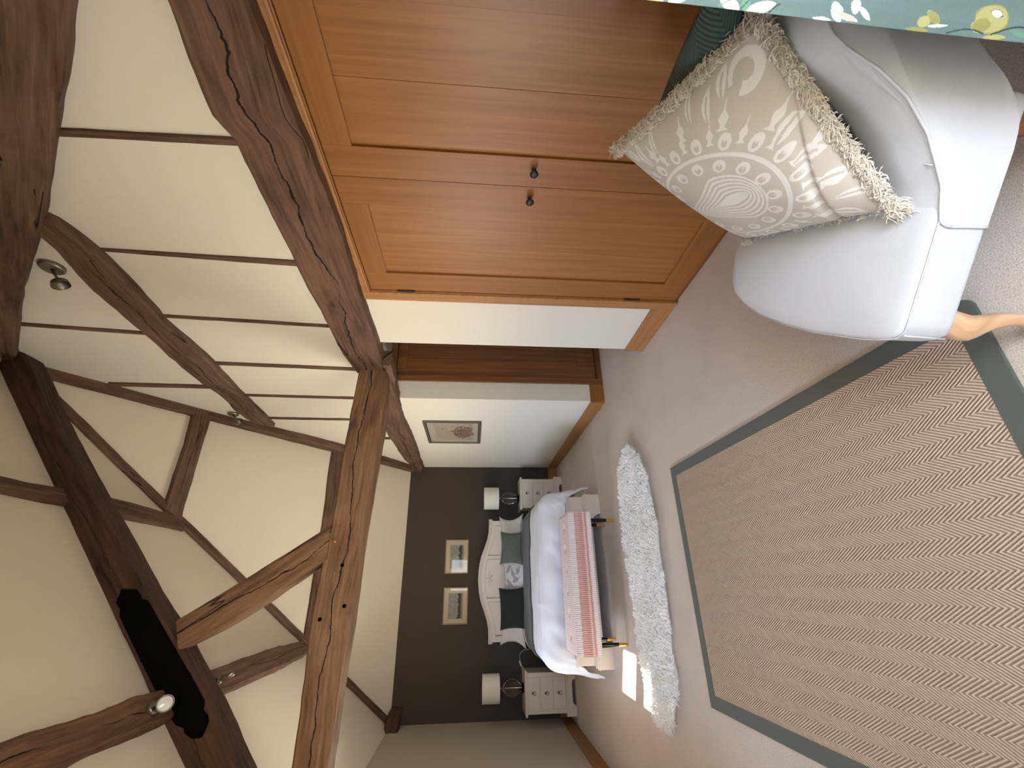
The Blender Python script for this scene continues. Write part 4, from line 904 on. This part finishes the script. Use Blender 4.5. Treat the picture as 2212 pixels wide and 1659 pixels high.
def cab(x, y, fx, fy):
    # cabriole leg: squarish section swept through knee, ankle and pad foot
    st_ = [(.300, 0, .030), (.275, .004, .031), (.250, .012, .0325), (.225, .016, .031), (.200, .013, .026), (.175, .006, .0215), (.150, -.001, .0185), (.12, -.006, .0165), (.09, -.007, .0150), (.06, -.004, .0145), (.035, .004, .0165), (.018, .010, .022), (.006, .011, .022), (0, .010, .018)]
    zz = np.linspace(0, .3, 40)[::-1]; oo = np.interp(zz, [s[0] for s in st_[::-1]], [s[1] for s in st_[::-1]]); rr = np.interp(zz, [s[0] for s in st_[::-1]], [s[2] for s in st_[::-1]])
    V = []; F = []; UV = []; n_ = 20
    for z, o_, r in zip(zz, oo, rr):
        for i in range(n_):
            a = 2 * math.pi * i / n_; k_ = (abs(math.cos(a)) ** 3.2 + abs(math.sin(a)) ** 3.2) ** (-1 / 3.2)
            V.append((x + fx * o_ + r * k_ * math.cos(a), y + fy * o_ + r * k_ * math.sin(a), z)); UV.append((z, i * r * .31))
    for k in range(len(zz) - 1):
        for i in range(n_): F.append((k * n_ + i, k * n_ + (i + 1) % n_, (k + 1) * n_ + (i + 1) % n_, (k + 1) * n_ + i))
    F.append(tuple(range(n_))[::-1]); F.append(tuple((len(zz) - 1) * n_ + i for i in range(n_)))
    lg = mk('leg', V, F, M['ash'], ch, uv=UV, smooth=True)
    bm = bmesh.new(); bm.from_mesh(lg.data); bmesh.ops.recalc_face_normals(bm, faces=bm.faces); bm.to_mesh(lg.data); bm.free(); sharp(lg, 60)
    return lg
cab(.035, -.045, -.2, 1.0); cab(.69, -.115, .2, 1.0)
for x in (.05, .684):
    V = []; F = []; UV = []
    for k, z in enumerate(np.linspace(.34, 0, 10)):
        r = .022 - .008 * k / 9; yy = -.45 - .05 * (k / 9) ** 1.5
        for i, (a, b) in enumerate(((-1, -1), (1, -1), (1, 1), (-1, 1))): V.append((x + a * r, yy + b * r, z)); UV.append((z, i * .03))
    for k in range(9):
        for i in range(4): F.append((k * 4 + i, (k + 1) * 4 + i, (k + 1) * 4 + (i + 1) % 4, k * 4 + (i + 1) % 4))
    F.append((3, 2, 1, 0)[::-1]); F.append((36, 37, 38, 39)[::-1])
    lg = mk('leg', V, F, M['oakd'], ch, uv=UV); bm = bmesh.new(); bm.from_mesh(lg.data); bmesh.ops.recalc_face_normals(bm, faces=bm.faces); bm.to_mesh(lg.data); bm.free()

# ------------------------------------------------------------------ cushions in the armchair
def quad_cushion(name, B, C, A, Dd, th, n, pinch, mat, parent, colfn=None, seed=0, relief=None, dent=0):
    """stuffed cushion spanned by its four seam corners; faces C-B x A-B"""
    B, C, A, Dd = [np.array(q, float) for q in (B, C, A, Dd)]
    nn = np.cross(C - B, A - B); nn /= np.linalg.norm(nn); u, v = np.meshgrid(np.linspace(0, 1, n), np.linspace(0, 1, n))
    cu, cv = u * 2 - 1, v * 2 - 1
    uu = .5 + cu / 2 * (1 - pinch * (1 - cv ** 2) * np.abs(cu) ** 3); vv = .5 + cv / 2 * (1 - pinch * (1 - cu ** 2) * np.abs(cv) ** 3)
    base = lambda a, b: B * (1 - a) * (1 - b) + C * a * (1 - b) + A * (1 - a) * b + Dd * a * b
    P = base(uu[..., None], vv[..., None]); bul = ((1 - np.abs(cu) ** 2.4).clip(0) ** .6) * ((1 - np.abs(cv) ** 2.4).clip(0) ** .6)
    N1 = np.vectorize(lambda a, b: nz(a * 2.2 + seed, b * 2.2))(u, v); bul = bul * (1 + .14 * N1)
    rl = relief(u, v) * .0016 if relief is not None else 0
    crease = dent * np.exp(-((cu * .9 - cv * .25 - .75) / .035) ** 2) * .012
    Pf = P + nn * ((th * .5 * bul) + (rl - crease) * (bul > .05))[..., None]; Pb = P - nn * (th * .5 * bul)[..., None]
    V = np.concatenate([Pf.reshape(-1, 3), Pb.reshape(-1, 3)]); F = grid_faces(n, n) + [f[::-1] for f in grid_faces(n, n, n * n)]
    rim = [j * n + i for j in range(n) for i in range(n) if i in (0, n - 1) or j in (0, n - 1)]
    mp = {n * n + q: q for q in rim}; F = [tuple(mp.get(q, q) for q in f) for f in F]
    keep = np.ones(2 * n * n, bool); keep[[n * n + q for q in rim]] = False; idx = np.cumsum(keep) - 1
    F = [tuple(int(idx[q]) for q in f) for f in F]; UV = np.concatenate([np.stack([u, v], 2).reshape(-1, 2)] * 2)[keep]
    cols = None
    if colfn is not None: c_ = colfn(u, v).reshape(-1, 4); cols = np.concatenate([c_, c_])[keep]
    return mk(name, V[keep], F, mat, parent, uv=UV, smooth=True, colors=cols), base, nn
def motif(u, v):
    """woven medallion: 1 where the raised pale yarn lies"""
    m = np.zeros(u.shape); cx, cy = .42, .45
    uo, vo = u, v; p = -(u - .50) - .03 * (v - .44); q = (v - .445)
    for i in range(6):
        def drop(hw, tip, back):
            tt = np.clip(p / tip, 0, 1); w_ = np.where(p > 0, hw * (1 - tt ** 1.5) * (1 - .25 * np.sin(tt * math.pi)), hw * np.sqrt(np.clip(1 - (p / back) ** 2, 0, 1)))
            return (np.abs(q) < w_) & (p < tip) & (p > -back)
        hw, tip, back = .036 + .027 * i, .14 + .046 * i, .116 + .016 * i
        m[drop(hw, tip, back) & ~drop(hw - .0145, tip - .03, back - .011)] = 1
    m[drop(.022, .10, .10)] = 1
    u = cx + (u - cx) / 1.15; v = cy + (v - cy) / .90
    dx, dy = u - cx, v - cy; r = np.hypot(dx, dy); th = np.arctan2(dy, dx)
    m[(np.abs(r - .335) < .011)] = 1
    def petals(R, N, a, b, ph, hole=.45, spike=False):
        for k_ in range(N):
            t_ = 2 * math.pi * k_ / N + ph; px, py = cx + R * math.cos(t_), cy + R * math.sin(t_)
            X = (u - px) * math.cos(t_) + (v - py) * math.sin(t_); Y = -(u - px) * math.sin(t_) + (v - py) * math.cos(t_)
            if spike: o_ = (X > -a) & (X < a * 1.3) & (np.abs(Y) < b * (1 - (X + a) / (2.3 * a)) * (1 + .5 * np.cos(X / a * 5)))
            else: o_ = (X / a) ** 2 + (Y / b) ** 2 < 1
            m[o_] = 1
            if hole: h_ = ((X + a * .2) / (a * hole)) ** 2 + (Y / (b * hole)) ** 2 < 1; m[h_] = 0; m[((X - a * .1) / (a * .16)) ** 2 + (Y / (b * .16)) ** 2 < 1] = 1
    petals(.272, 15, .036, .032, .1, .5); petals(.395, 18, .042, .030, .2, .42); petals(.435, 18, .05, .020, .2 + math.pi / 18, 0, True)
    petals(.50, 14, .055, .026, .05, 0, True)
    u, v = uo, vo
    # feathery leaves and scrolls towards the corners
    for (x, y, a, L, w_) in ((.10, .93, 2.2, .09, .022), (.18, .90, 1.9, .10, .024), (.06, .82, 2.6, .08, .02), (.30, .93, 1.5, .07, .02), (.04, .70, 2.9, .07, .02), (.92, .60, .2, .07, .03), (.93, .45, -.3, .06, .028), (.80, .93, 1.0, .06, .025), (.60, .95, 1.3, .07, .02), (.70, .90, 1.1, .07, .022),
                             (.95, .30, -.5, .06, .026), (.08, .08, 3.9, .09, .02), (.18, .05, 4.2, .07, .02), (.04, .18, 3.5, .07, .02), (.88, .10, -.8, .08, .022), (.95, .18, -.5, .07, .02), (.5, .02, 4.7, .06, .02)):
        X = (u - x) * math.cos(a) + (v - y) * math.sin(a); Y = -(u - x) * math.sin(a) + (v - y) * math.cos(a) + .25 * X * X / L
        o_ = (np.abs(X) < L) & (np.abs(Y) < w_ * (1 - (X / L) ** 2)); m[o_] = 1; m[o_ & (np.abs(Y) < w_ * .22) & (X < L * .5)] = 0
    sx_, sy_ = .90, .89; rr = np.hypot(u - sx_, v - sy_); tt = np.arctan2(v - sy_, u - sx_)
    sp = (rr < .075) & (rr > .02 + .018 * (tt + math.pi) / math.pi); m[sp & (tt > -2.4)] = 1; m[rr < .0] = 0
    return m
def damask(u, v):
    m = motif(u, v); c = np.empty(u.shape + (4,)); bgc = np.array(srgb(190, 181, 166)); fg = np.array(srgb(222, 218, 210))
    tw = .5 + .5 * np.sin((u * .8 + v * .6) * 900); c[:] = bgc; f = m > .5; c[f] = fg; c[f] *= (1 - .10 * tw[f, None]); c[..., 3] = 1; return c
k = NT('woven_damask_relief'); cN = k.n('ShaderNodeVertexColor', layer_name='Col').outputs['Color']; n1 = k.noise(k.coord(), 420, 2)
M['damask'] = k.set(k.mix(k.math('MULTIPLY', n1, .14), cN, (0, 0, 0, 1)), .9, k.math('ADD', k.n('ShaderNodeSeparateColor', {0: cN}).outputs[0], k.math('MULTIPLY', n1, .2)), .5, .004, Specular_IOR_Level=.15, Sheen_Weight=.1)
cu_t = thing('cushion', 'large cream woven medallion cushion with shaggy fringe in the armchair', 'cushion', (.95, .86, .45))
Ap, Bp, Cp, Dp = (1.262, .908, .94), (1.088, 1.086, .445), (.751, .637, .450), (1.015, .422, .838)
body, base_, nn = quad_cushion('cover', Bp, Cp, Ap, Dp, .17, 300, .045, M['damask'], cu_t, damask, 3, None, 1)
V = []; F = []
def lock3(V, F, p, d, side, L, wd, curl, seg=6):
    p = np.array(p); d = d / np.linalg.norm(d); s = np.array(side); s = s - d * (s @ d); s /= np.linalg.norm(s) + 1e-9; q_ = np.cross(d, s); b = len(V); ph = rs.uniform(0, 6.3)
    for k_ in range(seg + 1):
        t_ = k_ / seg; c = p + d * L * t_ + s * curl * L * math.sin(t_ * 4 + ph) + q_ * curl * L * math.cos(t_ * 3 + ph); c = c + np.array((0, 0, -.25 * L * t_ * t_))
        if k_ == seg: V.append(c)
        else:
            w_ = wd * (1 - .25 * t_)
            V.append(c + s * w_); V.append(c - s * w_ * .5 + q_ * w_ * .8); V.append(c - s * w_ * .5 - q_ * w_ * .8)
    for k_ in range(seg - 1):
        q = b + 3 * k_
        for i in range(3): F.append((q + i, q + (i + 1) % 3, q + 3 + (i + 1) % 3, q + 3 + i))
    q = b + 3 * (seg - 1)
    for i in range(3): F.append((q + i, q + (i + 1) % 3, b + 3 * seg))
def edgepts(a, b, n_, outv, spread, Lr):
    a = np.array(a, float); b = np.array(b, float); mid = (np.array(Ap) + np.array(Bp) + np.array(Cp) + np.array(Dp)) / 4
    for _ in range(n_):
        t_ = rs.random(); p = a + (b - a) * t_; o_ = outv + nn * rs.uniform(-.9, 1.3) + (b - a) / np.linalg.norm(b - a) * rs.uniform(-1.0, 1.0)
        p = p + (mid - p) * .03 * math.sin(math.pi * t_) + nn * rs.uniform(-.006, .010) - outv * .006
        lock3(V, F, p, o_, nn, rs.uniform(*Lr), rs.uniform(.0014, .0024), rs.uniform(.35, .75))
aA, aB, aC, aD = map(np.array, (Ap, Bp, Cp, Dp))
up = (aA - aB); up /= np.linalg.norm(up); rt = (aC - aB); rt /= np.linalg.norm(rt)
edgepts(Ap, Dp, 3600, up, 0, (.012, .030)); edgepts(Dp, Cp, 2300, rt, 0, (.008, .022)); edgepts(Bp, Cp, 250, -up * .2 + nn * .1, 0, (.006, .014))
for P_, d_ in ((Bp, -up - rt), (Ap, up - rt), (Cp, rt - up), (Dp, rt + up)):
    for _ in range(130): lock3(V, F, np.array(P_) + np.array([rs.uniform(-.012, .012) for _ in range(3)]), d_ + np.array([rs.uniform(-.9, .9) for _ in range(3)]), nn, rs.uniform(.012, .032), rs.uniform(.001, .0017), .15)
M['fringe'] = fabric('cream_fringe', srgb(206, 196, 178), 300, .2, .1)
mk('fringe', np.array(V), F, M['fringe'], cu_t, kind='stuff')
# dark green ribbed cushion behind it
O0 = aC - nn * .135; e1 = -rt; e2 = up
gp = lambda a, b: O0 + e1 * a + e2 * b
gt, _, _ = quad_cushion('cushion', gp(.70, .06), gp(.32, .06), gp(.665, .47), gp(.0, .615), .13, 60, -.05, M['knit'], None, None, 8)
tag(gt, 'dark green ribbed knit cushion behind the cream medallion cushion', 'cushion')

# ------------------------------------------------------------------ curtain
path = [(.775, .323), (.782, .308), (.797, .287), (.822, .268), (.85, .262), (.88, .275), (.90, .30), (.925, .32), (.955, .318), (.975, .29), (.99, .262), (1.02, .248), (1.05, .262), (1.07, .30), (1.10, .322), (1.13, .312), (1.15, .28), (1.18, .258), (1.21, .262), (1.235, .295), (1.262, .32), (1.29, .31)]
pp_ = resample(path, 900); pp_ = np.concatenate([pp_[:110], pp_[110::9]]); Z = np.concatenate([np.linspace(2.27, 1.30, 100)[:-1], np.linspace(1.30, .42, 620), np.linspace(.42, .03, 40)[1:]]); sA = np.r_[0, np.cumsum(np.linalg.norm(np.diff(pp_, axis=0), axis=1))]
S_, Z_ = np.meshgrid(sA, Z); P = np.zeros(S_.shape + (3,)); P[..., 0] = pp_[None, :, 0] + .002 * np.sin(Z_ * 6); P[..., 1] = pp_[None, :, 1] + .004 * np.sin(Z_ * 4 + S_ * 9); P[..., 2] = Z_
col = np.empty(S_.shape + (4,)); N1 = np.vectorize(lambda a, b: nz(a * 9, b * 3))(S_[::4, ::4], Z_[::4, ::4]); N1 = np.kron(N1, np.ones((4, 4)))[:S_.shape[0], :S_.shape[1]]
col[:] = srgb(92, 111, 108); col *= (1 + .22 * N1[..., None]); rc = random.Random(11)
def blob(x, y, ax_, ay_, rot, c, edge=None, open_=None):
    """ellipse in photograph-scale units: x down the curtain, y across from its leading edge"""
    z0 = 1.188 - (x - 1330) / 1310; s0 = y / 2000; X = (z0 - Z_) * 1310; Y = (S_ - s0) * 2000; ca, sa = math.cos(rot), math.sin(rot); p = X * ca + Y * sa; q = -X * sa + Y * ca
    d_ = (p / ax_) ** 2 + (q / ay_) ** 2 if open_ is None else (p / ax_) ** 2 + (q / (ay_ * np.sqrt(np.clip(1 - (p / ax_) ** 2, .001, 1)) + .01)) ** 4
    col[d_ < 1] = c
    if edge: col[(d_ < 1) & (d_ > .72)] = edge
def stroke(x0, y0, x1, y1, w_, c, bend=.12):
    for t_ in np.linspace(0, 1, 40): blob(x0 + (x1 - x0) * t_, y0 + (y1 - y0) * t_ + bend * abs(x1 - x0) * math.sin(math.pi * t_), w_, w_, 0, c)
white = srgb(196, 191, 186); pinkw = srgb(186, 166, 154); yel = srgb(134, 132, 76); yel2 = srgb(156, 153, 98); grn = srgb(96, 136, 112); drk = srgb(52, 62, 62); lil = srgb(196, 196, 210)
def flowers(ox, oy):
    e = lambda x: 0
    for (x, y, a, b, r, c, ed) in ((1556, 12, 26, 13, -.5, white, pinkw), (1618, 10, 34, 14, .45, white, pinkw), (1588, 14, 10, 14, .2, grn, None), (1752, 3, 20, 5, 0, white, None), (1778, 22, 26, 12, -1.0, white, lil), (1800, 14, 30, 7, -.25, pinkw, white), (1812, 40, 20, 10, -1.3, lil, white), (1836, 26, 22, 6, -.7, white, None),
                                   (1968, 24, 16, 14, -.5, yel2, yel), (1984, 36, 22, 9, -.6, yel, yel2), (2002, 18, 22, 4, .15, srgb(190, 206, 180), None), (1962, 4, 26, 6, 0, yel, None), (2112, 46, 44, 34, -.4, yel2, yel), (2096, 30, 24, 18, 0, yel, yel2), (2118, 60, 16, 9, -.3, white, drk), (2140, 6, 26, 7, .1, yel2, None), (2190, 20, 30, 6, -.3, grn, None),
                                   (1400, 2, 24, 8, 0, srgb(176, 178, 110), white), (1452, 8, 20, 8, .4, white, None)):
        blob(x + ox, y + oy, a, b, r, c, ed, True)
    stroke(1640 + ox, 4 + oy, 1655 + ox, 24 + oy, 1.8, drk); stroke(2030 + ox, 4 + oy, 2110 + ox, 12 + oy, 1.8, drk); stroke(2130 + ox, 12 + oy, 2212 + ox, 34 + oy, 2.4, drk); stroke(1535 + ox, 4 + oy, 1580 + ox, 30 + oy, 1.6, grn); stroke(1580 + ox, 2 + oy, 1600 + ox, 34 + oy, 1.2, drk)
for ox, oy in ((0, 0), (-700, 120), (500, 150), (-300, 330), (350, 420), (-1100, 60), (-900, 300), (900, 40), (100, 560), (-600, 620), (700, 700)): flowers(ox, oy)
col[..., 3] = 1
cur = thing('curtain', 'floral teal curtain hanging at the near window edge, in front of the armchair', 'curtain', (1.03, .29, 0))
shell('cloth', P[:, ::-1], M['curtain'], cur, .004, colors=np.clip(col, 0, 1)[:, ::-1])
tube('curtain_pole', [(-.9, .30, 2.31), (1.5, .30, 2.31)], .014, M['iron'], None, n=12); pole = bpy.data.objects['curtain_pole']; tag(pole, 'black curtain pole above the floral curtain', 'curtain pole')
for x in (-.86, 1.46): boxes('bracket', [((x - .008, YF - .01, 2.29), (x + .008, .30, 2.305)), ((x - .02, YF - .01, 2.26), (x + .02, YF + .008, 2.34))], M['iron'], pole)
for x, y in [tuple(pp_[i]) for i in range(8, len(pp_), 18)]: lathe('curtain_ring', [(.016, -.004), (.021, -.004), (.021, .004), (.016, .004), (.016, -.004)], (x, .30, 2.31 - .004), M['iron'], cur, n=16, axis=(1, 0, 0))
